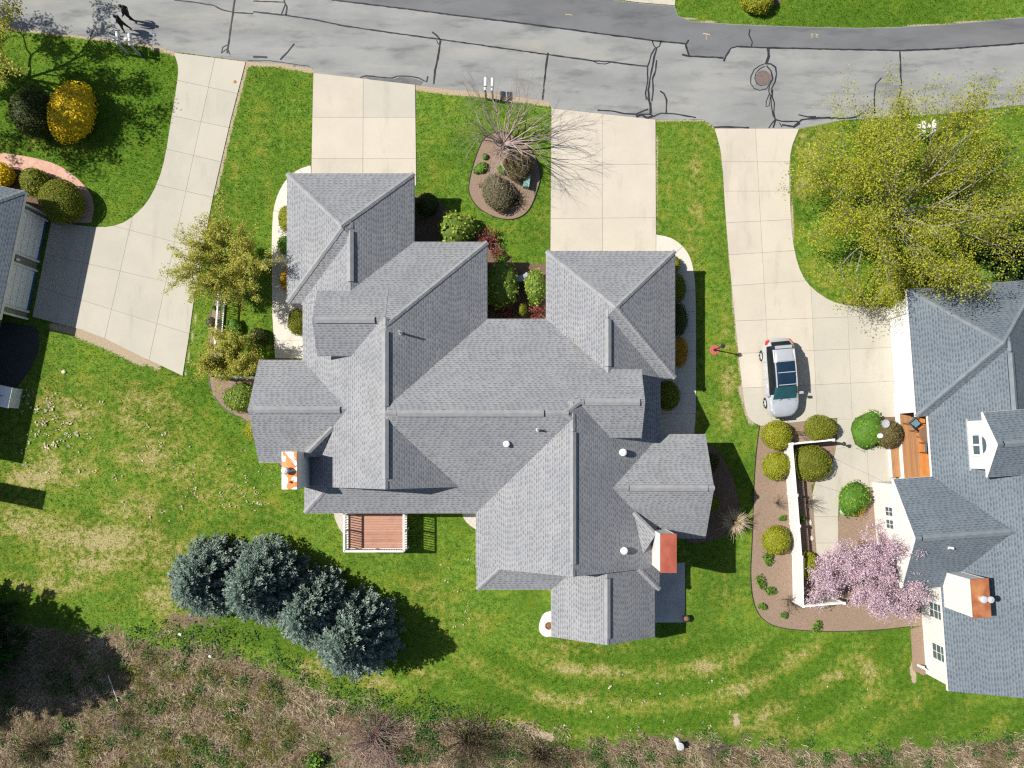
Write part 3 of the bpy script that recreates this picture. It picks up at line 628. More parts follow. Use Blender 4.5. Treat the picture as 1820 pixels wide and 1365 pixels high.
pr = sheet('garden_path', PATH_R, .010, M_JOINT); slabs(pr, PATH_R, [((1440, 745), (1640, 745)), ((1440, 795), (1600, 870)), ((1540, 790), (1545, 870)), ((1430, 855), (1530, 885)), ((1430, 918), (1520, 918)), ((1430, 965), (1520, 965)), ((1480, 800), (1560, 780))], M_CONC2, z=.028)
TOPDRV = [(1090, -2), (1130, 4), (1199, 10), (1204, -40), (1080, -40)]
sheet('concrete_apron', TOPDRV, .03, M_CONC)
bp = sheet('brick_path', BRICKS, .03, M_BRICK)
sheet('asphalt_pad', PAD_L, .012, M_ASPHD)
sheet('patio', PATIO, .05, M_PATIO)
for nm, poly, mt, z in [('mulch_bed', BED_ISLAND, M_MULCHL, .035), ('mulch_bed', BED_FRONT, M_MULCH, .03), ('mulch_bed', BED_LEFT, M_MULCHL, .03), ('mulch_bed', BED_SIDE, M_MULCH, .03), ('mulch_bed', BED_RIGHT, M_MULCHL, .022),
                        ('mulch_bed', BED_PORCH, M_MULCH, .02), ('mulch_bed', BED_TOP, M_MULCH, .02), ('mulch_bed', BED_SHADE, M_MULCH, .02), ('gravel_bed', GRAVEL_D, M_GRAVEL, .02), ('gravel_bed', GRAVEL_E, M_GRAVEL, .02), ('gravel_bed', GRAVEL_W, M_WGRAV, .03), ('gravel_bed', GRAVEL_H, M_MULCHL, .03)]:
    b = sheet(nm, poly, z, mt)
    if mt in (M_MULCHL,) and poly is not GRAVEL_H:       # black plastic edging pressed into the turf
        w = [at(x, y, z)[:2] for x, y in poly]; m = MB()
        for i in range(len(w)):
            p, q = w[i], w[(i + 1) % len(w)]
            if math.hypot(q[0] - p[0], q[1] - p[1]) < 1.2: m.bar((*p, z), (*q, z), .035, .05)
        if m.f: m.build('edging', M_BLACK, b)
# manhole and driveway cleanout
mx, my, _ = at(1356, 139)
mh = thing('manhole_cover', 'round rusty manhole cover set in the road within looping tar seams', 'manhole', (mx, my, 0))
m = MB(); m.lathe((0, 0, 0), [(.47, 0.0), (.47, .030), (.40, .030), (.40, .022)], 28); m.build('frame', M_IRON, mh)
m = MB(); m.lathe((0, 0, 0), [(.385, 0.0), (.385, .027), (0.001, .029)], 28)
for k in range(-3, 4): m.box((k * .1 - .02, -.33 * math.cos(k * .35), .027), (k * .1 + .02, .33 * math.cos(k * .35), .033))
m.build('lid', M_IRON, mh)
mx, my, _ = at(418, 146)
o = MB(); o.lathe((mx, my, 0), [(.10, 0), (.10, .042), (.075, .045), (.001, .047)], 16); tag(o.build('drain_cap', M_COPPER2), 'small round brown cap set in the curved driveway', 'drain cap')
# ------------------------------------------------------------------ houses
ZE, PITCH = 2.75, .58
class House:
    def __init__(s, name, label, cat, org=(0, 0), rz=0.0, shin=M_SHIN, cap=M_CAP, wall=M_SIDING):
        s.e = thing(name, label, cat, (org[0], org[1], 0), rz); s.org = org; s.c, s.s = math.cos(-rz), math.sin(-rz)
        s.shin, s.cap, s.wall = shin, cap, wall
    def L(s, px, py, z=ZE):
        x, y, _ = at(px, py, z); x -= s.org[0]; y -= s.org[1]
        return (x * s.c - y * s.s, x * s.s + y * s.c, z)
    def R(s, px0, px1, pyt, pyb, z=ZE):
        a = s.L(px0, pyb, z); b = s.L(px1, pyt, z); return (a[0], b[0], a[1], b[1])

def cap_line(p, q, parent, mat, drop, hw=.135, name='ridge_cap', lift=.02, seed=0):
    """overlapping cap shingles along a ridge or hip"""
    p = Vector(p); q = Vector(q); d = q - p; L = d.length; n = max(1, int(L / .2)); d /= L
    u = Vector((-d.y, d.x, 0)).normalized(); m = MB(); r = random.Random(seed)
    for i in range(n):
        a = p + d * (L * i / n); b = p + d * (L * (i + 1.12) / n); j = r.uniform(-.012, .012); h = hw * r.uniform(.93, 1.07)
        za, zb = lift + .018, lift + .004
        A = [a + u * h - Vector((0, 0, drop * h)) + Vector((0, 0, za)), a + u * j + Vector((0, 0, za + .012)), a - u * h - Vector((0, 0, drop * h)) + Vector((0, 0, za))]
        B = [b + u * h - Vector((0, 0, drop * h)) + Vector((0, 0, zb)), b + u * j + Vector((0, 0, zb + .012)), b - u * h - Vector((0, 0, drop * h)) + Vector((0, 0, zb))]
        m.poly([A[0], A[1], B[1], B[0]]); m.poly([A[1], A[2], B[2], B[1]])
        m.poly([A[0], A[1], A[1] - Vector((0, 0, .03)), A[0] - Vector((0, 0, .03))]); m.poly([A[1], A[2], A[2] - Vector((0, 0, .03)), A[1] - Vector((0, 0, .03))])
    return m.build(name, mat, parent)
def ridge_vent(p, q, parent, mat, drop=PITCH):
    p = Vector(p); q = Vector(q); d = (q - p).normalized(); u = Vector((-d.y, d.x, 0)).normalized(); hw = .175
    m = MB()
    for dz0, dz1, w, mi in ((.0, .055, hw - .02, 1), (.055, .085, hw, 0)):
        A = [p + u * w - Vector((0, 0, drop * w - dz1)), p + Vector((0, 0, dz1 - .0)), p - u * w - Vector((0, 0, drop * w - dz1))]
        B = [v + (q - p) for v in A]; dn = Vector((0, 0, dz1 - dz0 + .02))
        m.poly([A[0], A[1], B[1], B[0]], mi); m.poly([A[1], A[2], B[2], B[1]], mi)
        m.poly([A[0], B[0], B[0] - dn, A[0] - dn], 1); m.poly([A[2], B[2], B[2] - dn, A[2] - dn], 1)
        m.poly([A[0], A[1], A[2], A[2] - dn, A[1] - dn, A[0] - dn], 1); m.poly([B[0], B[1], B[2], B[2] - dn, B[1] - dn, B[0] - dn], 1)
    return m.build('ridge_vent', [mat, M_DARK], parent)

def wing(h, rect, axis, hip=(0, 0), ze=ZE, pitch=PITCH, over=.38, gover=.22, zw=0.0, hips=(), vent=None, ridge=None, fascia=.2, wall=True, wallrect=None, trim=True):
    """one wing: rect (x0,x1,y0,y1) at the eaves; hip=(low end hipped, high end hipped); hips: corners whose hip shows"""
    x0, x1, y0, y1 = rect
    sw = (lambda a, b: (a, b)) if axis == 'x' else (lambda a, b: (b, a))
    if axis == 'x': a0, a1, b0, b1 = x0, x1, y0, y1
    else: a0, a1, b0, b1 = y0, y1, x0, x1
    hw = (b1 - b0) / 2; bm = (b0 + b1) / 2; zr = ze + pitch * hw
    r0 = a0 + (hw if hip[0] else 0); r1 = a1 - (hw if hip[1] else 0)
    if r0 > r1: r0 = r1 = (r0 + r1) / 2
    P = lambda a, b, z: (*sw(a, b), z)
    m = MB(); sl = math.sqrt(1 + pitch * pitch)
    def slope(q, u, v): m.poly(q, 0, [(u(p), v(p)) for p in q])
    ai = 0 if axis == 'x' else 1; bi = 1 - ai
    def fix(q):   # faces look up
        n = (Vector(q[1]) - Vector(q[0])).cross(Vector(q[2]) - Vector(q[0])); return q if n.z > 0 else q[::-1]
    slope(fix([P(a0, b0, ze), P(a1, b0, ze), P(r1, bm, zr), P(r0, bm, zr)]), lambda p: p[ai], lambda p: (p[bi] - b0) * sl)
    slope(fix([P(a1, b1, ze), P(a0, b1, ze), P(r0, bm, zr), P(r1, bm, zr)]), lambda p: p[ai] + 3.3, lambda p: (b1 - p[bi]) * sl)
    if hip[0]: slope(fix([P(a0, b0, ze), P(r0, bm, zr), P(a0, b1, ze)]), lambda p: p[bi] + 1.7, lambda p: (p[ai] - a0) * sl)
    else: m.poly([P(a0, b0, ze - .02), P(a0, bm, zr - .02), P(a0, b1, ze - .02)], 2)
    if hip[1]: slope(fix([P(a1, b0, ze), P(r1, bm, zr), P(a1, b1, ze)]), lambda p: p[bi] + 5.1, lambda p: (a1 - p[ai]) * sl)
    else: m.poly([P(a1, b0, ze - .02), P(a1, bm, zr - .02), P(a1, b1, ze - .02)], 2)
    # soffit
    m.poly([(x0, y0, ze - fascia), (x0, y1, ze - fascia), (x1, y1, ze - fascia), (x1, y0, ze - fascia)], 1)
    rf = m.build('roof', [h.shin, M_TRIM, h.wall], h.e)
    # gutter boards: white boards along every eave, rake boards on gables
    e = .009
    g = MB()
    g.box((x0 - e, y0 - e, ze - fascia), (x1 + e, y0, ze - .012)); g.box((x0 - e, y1, ze - fascia), (x1 + e, y1 + e, ze - .012))
    g.box((x0 - e, y0, ze - fascia), (x0, y1, ze - .012)); g.box((x1, y0, ze - fascia), (x1 + e, y1, ze - .012))
    for end, a, s in ((0, a0, -1), (1, a1, 1)):
        if not hip[end]:
            for bb in (b0, b1): g.bar(P(a - s * .006, bb, ze - .12), P(a - s * .006, bm, zr - .12), .024, .15)
    g.build('fascia_board', M_TRIM if trim else M_GREYP, rf)
    if wall:
        w = MB()
        if wallrect is None:
            oa0 = over if hip[0] else gover; oa1 = over if hip[1] else gover
            c = (a0 + oa0, a1 - oa1, b0 + over, b1 - over)
        else: c = wallrect
        A0, A1, B0, B1 = c; zt = ze - fascia + .01
        for aa, end in ((A0, 0), (A1, 1)):
            top = [P(aa, B1, zt), P(aa, B0, zt)]
            if not hip[end]: top = [P(aa, B1, zt), P(aa, bm, zr - .12 - pitch * .0), P(aa, B0, zt)]
            w.poly([P(aa, B0, zw), P(aa, B1, zw)] + top)
        w.poly([P(A0, B0, zw), P(A1, B0, zw), P(A1, B0, zt), P(A0, B0, zt)]); w.poly([P(A0, B1, zw), P(A1, B1, zw), P(A1, B1, zt), P(A0, B1, zt)])
        w.build('wall', h.wall, h.e)
    cor = {'00': (P(a0, b0, ze), P(r0, bm, zr)), '01': (P(a0, b1, ze), P(r0, bm, zr)), '10': (P(a1, b0, ze), P(r1, bm, zr)), '11': (P(a1, b1, ze), P(r1, bm, zr))}
    for k in hips:
        fr = 1.0
        if isinstance(k, tuple): k, fr = k
        p, q = cor[k]; q = tuple(Vector(p).lerp(Vector(q), fr)); cap_line(p, q, rf, h.cap, pitch * .72, name='hip_cap', seed=hash((k, round(p[0], 2))) % 999)
    if ridge:     # (from, to) along the axis where plain ridge caps show
        for q0, q1 in ridge: cap_line(P(q0, bm, zr), P(q1, bm, zr), rf, h.cap, pitch, seed=int(abs(q0) * 97) % 999)
    if vent: ridge_vent(P(vent[0], bm, zr + .012), P(vent[1], bm, zr + .012), rf, h.cap)
    return rf, zr, bm

def chimney(h, rect, z1, capmat, z0=0.0, flue=True, parent=None, off=(0, 0)):
    x0, x1, y0, y1 = rect
    m = MB(); m.box((x0, y0, z0), (x1, y1, z1)); c = m.build('chimney', h.wall, h.e)
    m = MB()
    for a, b in (((x0 - .012, y0 - .012), (x0 + .07, y0 + .07)), ((x1 - .07, y0 - .012), (x1 + .012, y0 + .07)), ((x0 - .012, y1 - .07), (x0 + .07, y1 + .012)), ((x1 - .07, y1 - .07), (x1 + .012, y1 + .012))):
        m.box((*a, z0), (*b, z1 - .10))
    m.build('corner_board', M_TRIM, c)
    m = MB(); e = .035
    m.box((x0 - e, y0 - e, z1 - .09), (x1 + e, y1 + e, z1 + .01))
    ym = (y0 + y1) / 2; xm = (x0 + x1) / 2
    top = [(x0 - e, y0 - e, z1 + .012), (x1 + e, y0 - e, z1 + .012), (x1 + e, y1 + e, z1 + .012), (x0 - e, y1 + e, z1 + .012)]
    for i in range(4): m.poly([top[i], top[(i + 1) % 4], (xm, ym, z1 + .05)])
    m.build('chimney_cap', capmat, c)
    if flue:
        m = MB(); f = (xm + off[0], ym + off[1], z1)
        m.lathe(f, [(.13, 0), (.13, .22), (.20, .24), (.20, .34), (.15, .40), (.001, .43)], 18); m.build('flue', M_METAL, c, True)
    return c
def roof_vent(h, p, r, hgt, name='vent_pipe', hat=True, mat=None):
    m = MB()
    if hat: m.lathe(p, [(r * .75, -.25), (r * .75, hgt * .55), (r, hgt * .6), (r, hgt * .85), (r * .55, hgt), (.001, hgt + .02)], 18)
    else:
        m.lathe(p, [(r * 2.1, -.12), (r * 1.9, .03), (r, .08), (r, hgt), (r * .65, hgt), (r * .65, hgt - .1)], 14)
    o = m.build(name, mat or M_WHITEP, h.e, True)
    return o

# ---- the wide twin house in the middle
hs = House('twin_house', 'wide grey shingled twin house with two chimneys in the middle', 'house')
Rr = hs.R
def X(px, z=ZE): return (px - NX) * (H - z) / FPX
def Y(py, z=ZE): return (NY - py) * (H - z) / FPX
# A: left garage pyramid, B its link, C left block, D cross block, E right block, G right garage, I/J/K gable wings
A = Rr(510, 736, 308, 538); wing(hs, A, 'y', (1, 1), hips=('10', '11', '00'))
xr = X(637); B = (X(536.5), X(735.6), Y(541), Y(418)); wing(hs, B, 'y', (0, 0), ridge=[(Y(424), Y(414))], vent=(Y(514), Y(428)), over=.3)
C = Rr(538, 866, 430, 864)
_, zC, xC = wing(hs, C, 'y', (0, 1), hips=('11',), ridge=[(Y(740), Y(715)), (Y(863), Y(852)), (Y(594), Y(583))], vent=None)
D = Rr(541, 1173.5, 567, 912)
_, zD, yD = wing(hs, D, 'x', (1, 1), hips=(('00', .27),), ridge=[(X(702), X(720)), (X(965), X(1002))], vent=(X(722), X(962)), gover=.4)
E = (X(846), X(1174), Y(1008), Y(567.8))
_, zE, xE = wing(hs, E, 'y', (0, 1), ridge=[(Y(1007), Y(998)), (Y(769), Y(740))], vent=None, gover=.25)
SK = (X(847.5), X(1172.5), Y(1048), Y(720)); wing(hs, SK, 'y', (1, 0), hips=(('00', .255), ('01', .255)))
ES, EN = Y(1048), Y(640)
G = Rr(971, 1200, 446, 672); wing(hs, G, 'y', (1, 1), hips=('10', '11', '01'))
Hh = (X(971.4), X(1174.4), Y(674), Y(566)); wing(hs, Hh, 'y', (0, 0), ridge=[(Y(574), Y(562)), (Y(672), Y(660))], vent=(Y(658), Y(578)), over=.3)
I = (X(460), X(640), Y(822), Y(640)); wing(hs, I, 'x', (0, 0), ridge=[(X(460), X(470))], vent=(X(470), X(617)))
J = (X(1060), X(1254), Y(957), Y(772)); wing(hs, J, 'x', (0, 0), ridge=[(X(1095), X(1108)), (X(1244), X(1254))], vent=(X(1110), X(1243)))
K = (X(980), X(1164), Y(1132), Y(960)); wing(hs, K, 'y', (0, 0), ridge=[(Y(1131), Y(1122))], vent=(Y(1121), Y(1018)))
# vents on the two long ridges
for a, b, xx, zz in ((Y(722, zC), Y(589, zC), xC, zC), (Y(851, zC), Y(745, zC), xC, zC), (Y(1003, zE), Y(768, zE), xE, zE)):
    ridge_vent((xx, a, zz + .014), (xx, b, zz + .014), hs.e, hs.cap)
cap_line((X(1002, zD), yD, zD), (X(1032, 5.6), Y(713, 5.6), 5.62), hs.e, hs.cap, .3)
cap_line((X(1002, zD), yD, zD), (xE, Y(745, zE), zE), hs.e, hs.cap, .4)
# the two dormers
Ud = (X(563, 4.7), X(690, 4.7), Y(632, 4.7), Y(516, 4.7)); wing(hs, Ud, 'x', (0, 0), ze=4.61, zw=3.4, over=.22, gover=.2, fascia=.14, trim=False, vent=(X(568, 4.7), X(672, 4.7)))
Fd = (X(972, 4.66), X(1141, 4.66), Y(778, 4.66), Y(656, 4.66)); wing(hs, Fd, 'x', (1, 0), ze=4.535, zw=2.6, over=.22, gover=.2, fascia=.14, trim=False, ridge=[(X(1012, 4.7), X(1034, 4.7))], vent=(X(1036, 4.7), X(1132, 4.7)))
# chimneys with saddles behind them
cl = (X(502, 5.55), X(526.5, 5.55), Y(868.5, 5.55), Y(804, 5.55)); chimney(hs, cl, 5.55, M_PATCHY, off=(-.12, 0))
m = MB(); m.lathe(((cl[0] + cl[1]) / 2 + .05, cl[2] + .35, 5.55), [(.06, 0), (.06, .14), (.001, .15)], 10); m.build('flue_stub', M_COPPER2, hs.e)
cr = (X(1175, 5.45), X(1201.5, 5.45), Y(1017, 5.45), Y(950, 5.45)); chimney(hs, cr, 5.45, M_COPPER, flue=False)
def saddle(p_hi, p_lo, wl, wr):
    """little shingled ridge that sheds water round a chimney: ridge from p_hi to p_lo, feet wl and wr"""
    m = MB()
    for q in ([p_hi, p_lo, wl], [p_hi, wr, p_lo]):
        q = [tuple(v) for v in q]; d = (Vector(q[1]) - Vector(q[0])).normalized()
        n = (Vector(q[1]) - Vector(q[0])).cross(Vector(q[2]) - Vector(q[0]))
        uvs = []
        nn = n.normalized() if n.z > 0 else -n.normalized(); up = Vector((0, 0, 1)) - nn * nn.z; up.normalize(); u = up.cross(nn)
        uvs = [(Vector(v).dot(u), Vector(v).dot(up)) for v in q]
        if n.z < 0: q = q[::-1]; uvs = uvs[::-1]
        m.poly(q, 0, uvs)
    o = m.build('chimney_saddle', hs.shin, hs.e)
    cap_line(p_lo, p_hi, o, hs.cap, .45, .13, 'hip_cap')
def onC(px, py):      # point on the west slope of C seen at a pixel
    z = 3.0
    for _ in range(30): x = X(px, z); z = ZE + PITCH * (x - C[0])
    return (X(px, z), Y(py, z), z)
def onE(px, py):
    z = 3.0
    for _ in range(30): x = X(px, z); z = ZE + PITCH * (E[1] - x)
    return (X(px, z), Y(py, z), z)
a = onC(591, 760); lo = (cl[1] - .02, cl[3] - .25, 4.15)
saddle((a[0], a[1], a[2] + .04), lo, (cl[1] - .3, cl[3] + .3, ZE + .15), (*onC(572, 812)[:2], onC(572, 812)[2] - .02))
a = onE(1126, 911); lo = (cr[0] + .02, cr[3] - .2, 3.95)
saddle((a[0], a[1], a[2] + .04), lo, (*onE(1143, 985)[:2], onE(1143, 985)[2] - .02), (cr[0] + .3, cr[3] + .35, ZE + .3))
# roof vents
def on_slope(px, py, f):
    z = 4.0
    for _ in range(30): z = f(X(px, z), Y(py, z))
    return (X(px, z), Y(py, z), z)
sE_e = lambda x, y: ZE + PITCH * (E[1] - x); sD_s = lambda x, y: ZE + PITCH * (y - D[2]); sC_e = lambda x, y: ZE + PITCH * (C[1] - x)
roof_vent(hs, on_slope(1106, 804, sE_e), .20, .30); roof_vent(hs, on_slope(1108, 978, sE_e), .20, .30); roof_vent(hs, on_slope(900, 789, sD_s), .17, .24)
roof_vent(hs, on_slope(712, 592, sC_e), .055, .62, hat=False, mat=M_METAL); roof_vent(hs, on_slope(956, 764, sD_s), .06, .42, hat=False, mat=M_GREYP)

# ---- neighbour on the right, turned a few degrees
RA = math.radians(4.2)
ox, oy, _ = at(1612, 514, ZE)
hr = House('white_house', 'white clapboard house with blue grey roof and gable dormer by the long driveway', 'house', (ox, oy), RA, M_SHINB, M_CAPB)
Lr = hr.L
P0 = (0, 7.5, -7.25, 0)
wing(hr, P0, 'y', (1, 1), hips=('00', '10', '11'), over=.42)
qx0 = Lr(1650, 748)[0]
P2 = (qx0, qx0 + 7.0, -15, -3.3); wing(hr, P2, 'y', (0, 0), ridge=[(-4.1, -3.6)], vent=(-8.6, -4.2), over=.3, wall=False)
qy0 = Lr(1690, 1228)[1]
Q = (qx0 + .02, qx0 + 14.0, qy0, -5.2); _, zQ, _ = wing(hr, Q, 'y', (0, 1), over=.32, gover=.10, wall=False)
pyB = Lr(1660, 848)[1] - .35; pyT = Lr(1650, 748)[1] + .3; qw = qx0 + .34; qb = qx0 + 2.9
def hwall(p, q, z1=ZE - .19): 
    m = MB(); m.poly([(*p, 0), (*q, 0), (*q, z1), (*p, z1)]); return m.build('wall', hr.wall, hr.e)
hwall((qw, qy0 + .1), (qw, pyB)); hwall((qb, pyB), (qb, pyT + 1.5)); hwall((qw, pyB), (qb, pyB)); hwall((qb, pyT + .8), (.5, pyT + .8))
m = MB(); zq = ZE - .19; m.poly([(qw, qy0 + .1, 0), (qw + 13.4, qy0 + .1, 0), (qw + 13.4, qy0 + .1, zq), (qw + 6.68, qy0 + .1, zQ - .12), (qw, qy0 + .1, zq)]); m.build('wall', hr.wall, hr.e)
rx0 = Lr(1588, 852)[0]; ry1 = Lr(1588, 852)[1]
R_ = (rx0, rx0 + 7.4, ry1 - 6.3, ry1); _, zR, _ = wing(hr, R_, 'x', (0, 0), gover=.16, over=.3, ridge=[(rx0 + .05, rx0 + .3), (rx0 + 5.2, rx0 + 5.7)], vent=(rx0 + .35, rx0 + 5.15))
# dormer on the main slope
dzE = 5.02
dx0 = Lr(1747, 733, dzE)[0]; dy1 = Lr(1747, 733, dzE)[1]; dy0 = Lr(1755, 848, dzE)[1]
Sd = (dx0, dx0 + 6, dy0, dy1); _, zS, yS = wing(hr, Sd, 'x', (0, 0), ze=dzE, zw=3.0, over=.42, gover=.004, fascia=.14, vent=(dx0 + .3, dx0 + 4))
def window(h, plane_x, y0, y1, z0, z1, cols, rows, arch=False, bars=.035, frame=.07):
    """window on a wall facing -x in the house frame"""
    m = MB(); x = plane_x; f = frame
    for a, b in (((x - .05, y0 - f, z0 - f), (x + .02, y1 + f, z0)), ((x - .05, y0 - f, z1), (x + .02, y1 + f, z1 + f)), ((x - .05, y0 - f, z0), (x + .02, y0, z1)), ((x - .05, y1, z0), (x + .02, y1 + f, z1))): m.box(a, b)
    w = m.build('window', M_TRIM, h.e)
    for i in range(cols):
        for j in range(rows):
            ya = y0 + (y1 - y0) * i / cols + bars / 2; yb = y0 + (y1 - y0) * (i + 1) / cols - bars / 2
            za = z0 + (z1 - z0) * j / rows + bars / 2; zb = z0 + (z1 - z0) * (j + 1) / rows - bars / 2
            g = MB(); g.box((x - .022, ya, za), (x + .01, yb, zb)); g.build('pane', M_GLASS, w)
    g = MB()
    for i in range(1, cols): yy = y0 + (y1 - y0) * i / cols; g.box((x - .035, yy - bars / 2, z0), (x + .012, yy + bars / 2, z1))
    for j in range(1, rows): zz = z0 + (z1 - z0) * j / rows; g.box((x - .033, y0, zz - bars / 2), (x + .012, y1, zz + bars / 2))
    if g.f: g.build('glazing_bar', M_TRIM, w)
    return w
wx = dx0 - .004
dm = MB(); dm.box((wx - .06, dy0 + .3, 3.55), (wx + .0, dy1 - .3, 3.70)); dm.build('dormer_flashing', M_GREYP, hr.e)
window(hr, wx - .002, yS - .56, yS + .56, 4.0, 4.62, 2, 1, bars=.10)
m = MB(); n = 14
arc = [(wx - .03, yS + .5 * math.cos(math.pi * k / n), 4.80 + .46 * math.sin(math.pi * k / n)) for k in range(n + 1)]
m.poly(arc); fan = m.build('fanlight', M_GLASS, hr.e)
m = MB()
for a, b in zip(arc, arc[1:]): m.bar((a[0] - .015, a[1], a[2]), (b[0] - .015, b[1], b[2]), .06, .05)
m.bar((wx - .045, yS - .55, 4.79), (wx - .045, yS + .55, 4.79), .05, .06)
m.build('fanlight_frame', M_TRIM, fan)
# windows of the two walls that face the drone
gwx = rx0 + .16
ym = Lr(1582, 921, 1.9)[1]
window(hr, gwx - .002, ym - .62, ym - .12, 1.35, 2.15, 2, 2); window(hr, gwx - .002, ym + .12, ym + .62, 1.35, 2.15, 2, 2)
qwx = qx0 + .34
for py in (1160, 1085):
    yy = Lr(1672, py, 1.6)[1]; window(hr, qwx - .002, yy - .45, yy + .45, .95, 2.2, 2, 3)
# garage door in the wall of the big hip
gx = .42
m = MB(); m.box((gx - .16, -7.0, 0), (gx + .05, -5.75, 2.5)); m.box((gx - .16, -1.25, 0), (gx + .05, -.42, 2.5)); m.box((gx - .16, -5.75, 2.2), (gx + .05, -1.25, 2.5)); m.build('garage_surround', hr.wall, hr.e)
gd = MB(); gd.box((gx - .05, -5.75, 0), (gx - .008, -1.25, 2.2)); gd = gd.build('garage_door', M_TRIM, hr.e)
for k in range(4):
    pz = MB(); pz.box((gx - .075, -5.7, .06 + k * .54), (gx - .05, -1.3, .55 + k * .54)); pz.build('door_panel', M_TRIM, gd)
cT = Lr(1727, 1031, 5.4); cT2 = Lr(1757, 1096, 5.4)
chimney(hr, (cT[0], cT[0] + .86, cT2[1], cT[1]), 5.4, M_COPPER2, off=(-.05, .0))
m = MB(); m.lathe((cT[0] + .70, (cT[1] + cT2[1]) / 2 - .02, 5.4), [(.12, 0), (.12, .28), (.17, .30), (.17, .40), (.001, .44)], 16); m.build('flue', M_METAL, hr.e, True)
m = MB(); m.box((cT[0] - .5, cT[1] - .35, 0), (cT[0] + .2, cT[1] + .25, 2.6)); m.build('chimney_shoulder', hr.wall, hr.e)
pv = Lr(1687, 973, 4.2); roof_vent(hr, (pv[0], pv[1], 4.1), .06, .45, hat=False)
ss = Lr(1625, 1012, 3.6)

# ---- neighbour on the left, turned the other way
LA = math.radians(-11.6)
ox, oy, _ = at(45, 340, 2.85)
hl = House('beige_house', 'house corner with taupe trimmed garage doors at the shaded curved driveway', 'house', (ox, oy), LA, M_SHINB, M_CAPB, M_BEIGE)
wing(hl, (-7.6, 0, -7.4, 0), 'y', (1, 1), ze=2.85, hips=('11', '10'), over=.5)
Ll = hl.L
wxl = -.5
for yy0, yy1 in ((-3.35, -.95), (-6.45, -4.05)):
    d = MB(); d.box((wxl, yy0, .02), (wxl + .03, yy1, 2.25)); g = d.build('garage_door', M_TRIM, hl.e)
    for k in range(4):
        pz = MB(); pz.box((wxl + .03, yy0 + .05, .22 + k * .5), (wxl + .055, yy1 - .05, .68 + k * .5)); pz.build('door_panel', M_WHITEP, g)
    fr = MB()
    for a, b in (((wxl, yy0 - .13, 0), (wxl + .10, yy0, 2.4)), ((wxl, yy1, 0), (wxl + .10, yy1 + .13, 2.4)), ((wxl, yy0, 2.25), (wxl + .10, yy1, 2.4))): fr.box(a, b)
    fr.build('door_casing', M_TRIM, g)
M_BLUE = mottled('blue_rubber_seal', (.02, .09, .2), (.03, .12, .24), 4, .5)
for yy0, yy1 in ((-3.35, -.95), (-6.45, -4.05)):
    d = MB(); d.box((wxl + .03, yy0, .035), (wxl + .07, yy1, .2)); d.build('door_bottom_seal', M_BLUE, hl.e)
for q in (-7.0, -.62):
    m = MB(); m.box((wxl, q, 0), (wxl + .12, q + .12, 2.65)); m.build('corner_board', M_TRIM, hl.e)
m = MB(); m.lathe((wxl + .14, -3.75, 1.85), [(.001, -.12), (.07, -.08), (.09, .05), (.06, .14), (.001, .17)], 12); m.build('wall_lamp', M_WHITEP, hl.e, True)
me = Ll(-75, 700, 2.85)
wing(hl, (-10.5, -1.55, -15.6, -5.0), 'y', (0, 1), ze=2.85, over=.4)
chimney(hl, (-2.6, -1.7, -18.1, -17.0), 4.9, M_COPPER2, flue=False)
wing(hl, (-10.5, -3.9, -19.5, -14), 'y', (0, 0), ze=2.7, over=.4)
# ------------------------------------------------------------------ vegetation
def leaf_mesh(name, C, N, size, rng, mat, parent, aspect=1.6, tilt=.5, rnd=None):
    """one small quad per leaf: centres C, facing roughly N"""
    n = len(C); N = N + rng.normal(0, tilt, (n, 3)); N /= np.linalg.norm(N, axis=1)[:, None] + 1e-9
    T = rng.normal(0, 1, (n, 3)); T -= (T * N).sum(1)[:, None] * N; T /= np.linalg.norm(T, axis=1)[:, None] + 1e-9
    B = np.cross(N, T); s = (np.asarray(size) * rng.uniform(.7, 1.3, n))[:, None]
    V = np.empty((n, 4, 3)); V[:, 0] = C - T * s * aspect * .5; V[:, 1] = C + B * s * .5; V[:, 2] = C + T * s * aspect * .5; V[:, 3] = C - B * s * .5
    if rnd is None: rnd = rng.random(n)
    return np_mesh(name, V.reshape(-1, 3), np.arange(4 * n).reshape(-1, 4), mat, parent, rnd)
def tubes(name, segs, mat, parent, sides=4):
    """segs (n,8): p0 p1 r0 r1 -> tapered prisms in one mesh"""
    S = np.asarray(segs, dtype=float); n = len(S); p, q, r0, r1 = S[:, 0:3], S[:, 3:6], S[:, 6], S[:, 7]
    d = q - p; d /= np.linalg.norm(d, axis=1)[:, None] + 1e-9
    ref = np.where(np.abs(d[:, 2:3]) < .9, [[0, 0, 1.0]], [[1.0, 0, 0]]); u = np.cross(d, ref); u /= np.linalg.norm(u, axis=1)[:, None]; w = np.cross(d, u)
    V = np.empty((n, 2 * sides, 3))
    for k in range(sides):
        c, s = math.cos(2 * math.pi * k / sides), math.sin(2 * math.pi * k / sides); o = u * c + w * s
        V[:, k] = p + o * r0[:, None]; V[:, sides + k] = q + o * r1[:, None]
    b = (np.arange(n) * 2 * sides)[:, None]; F = []
    for k in range(sides): F.append(np.concatenate([b + k, b + (k + 1) % sides, b + sides + (k + 1) % sides, b + sides + k], 1))
    return np_mesh(name, V.reshape(-1, 3), np.stack(F, 1).reshape(-1, 4), mat, parent, smoothf=True)
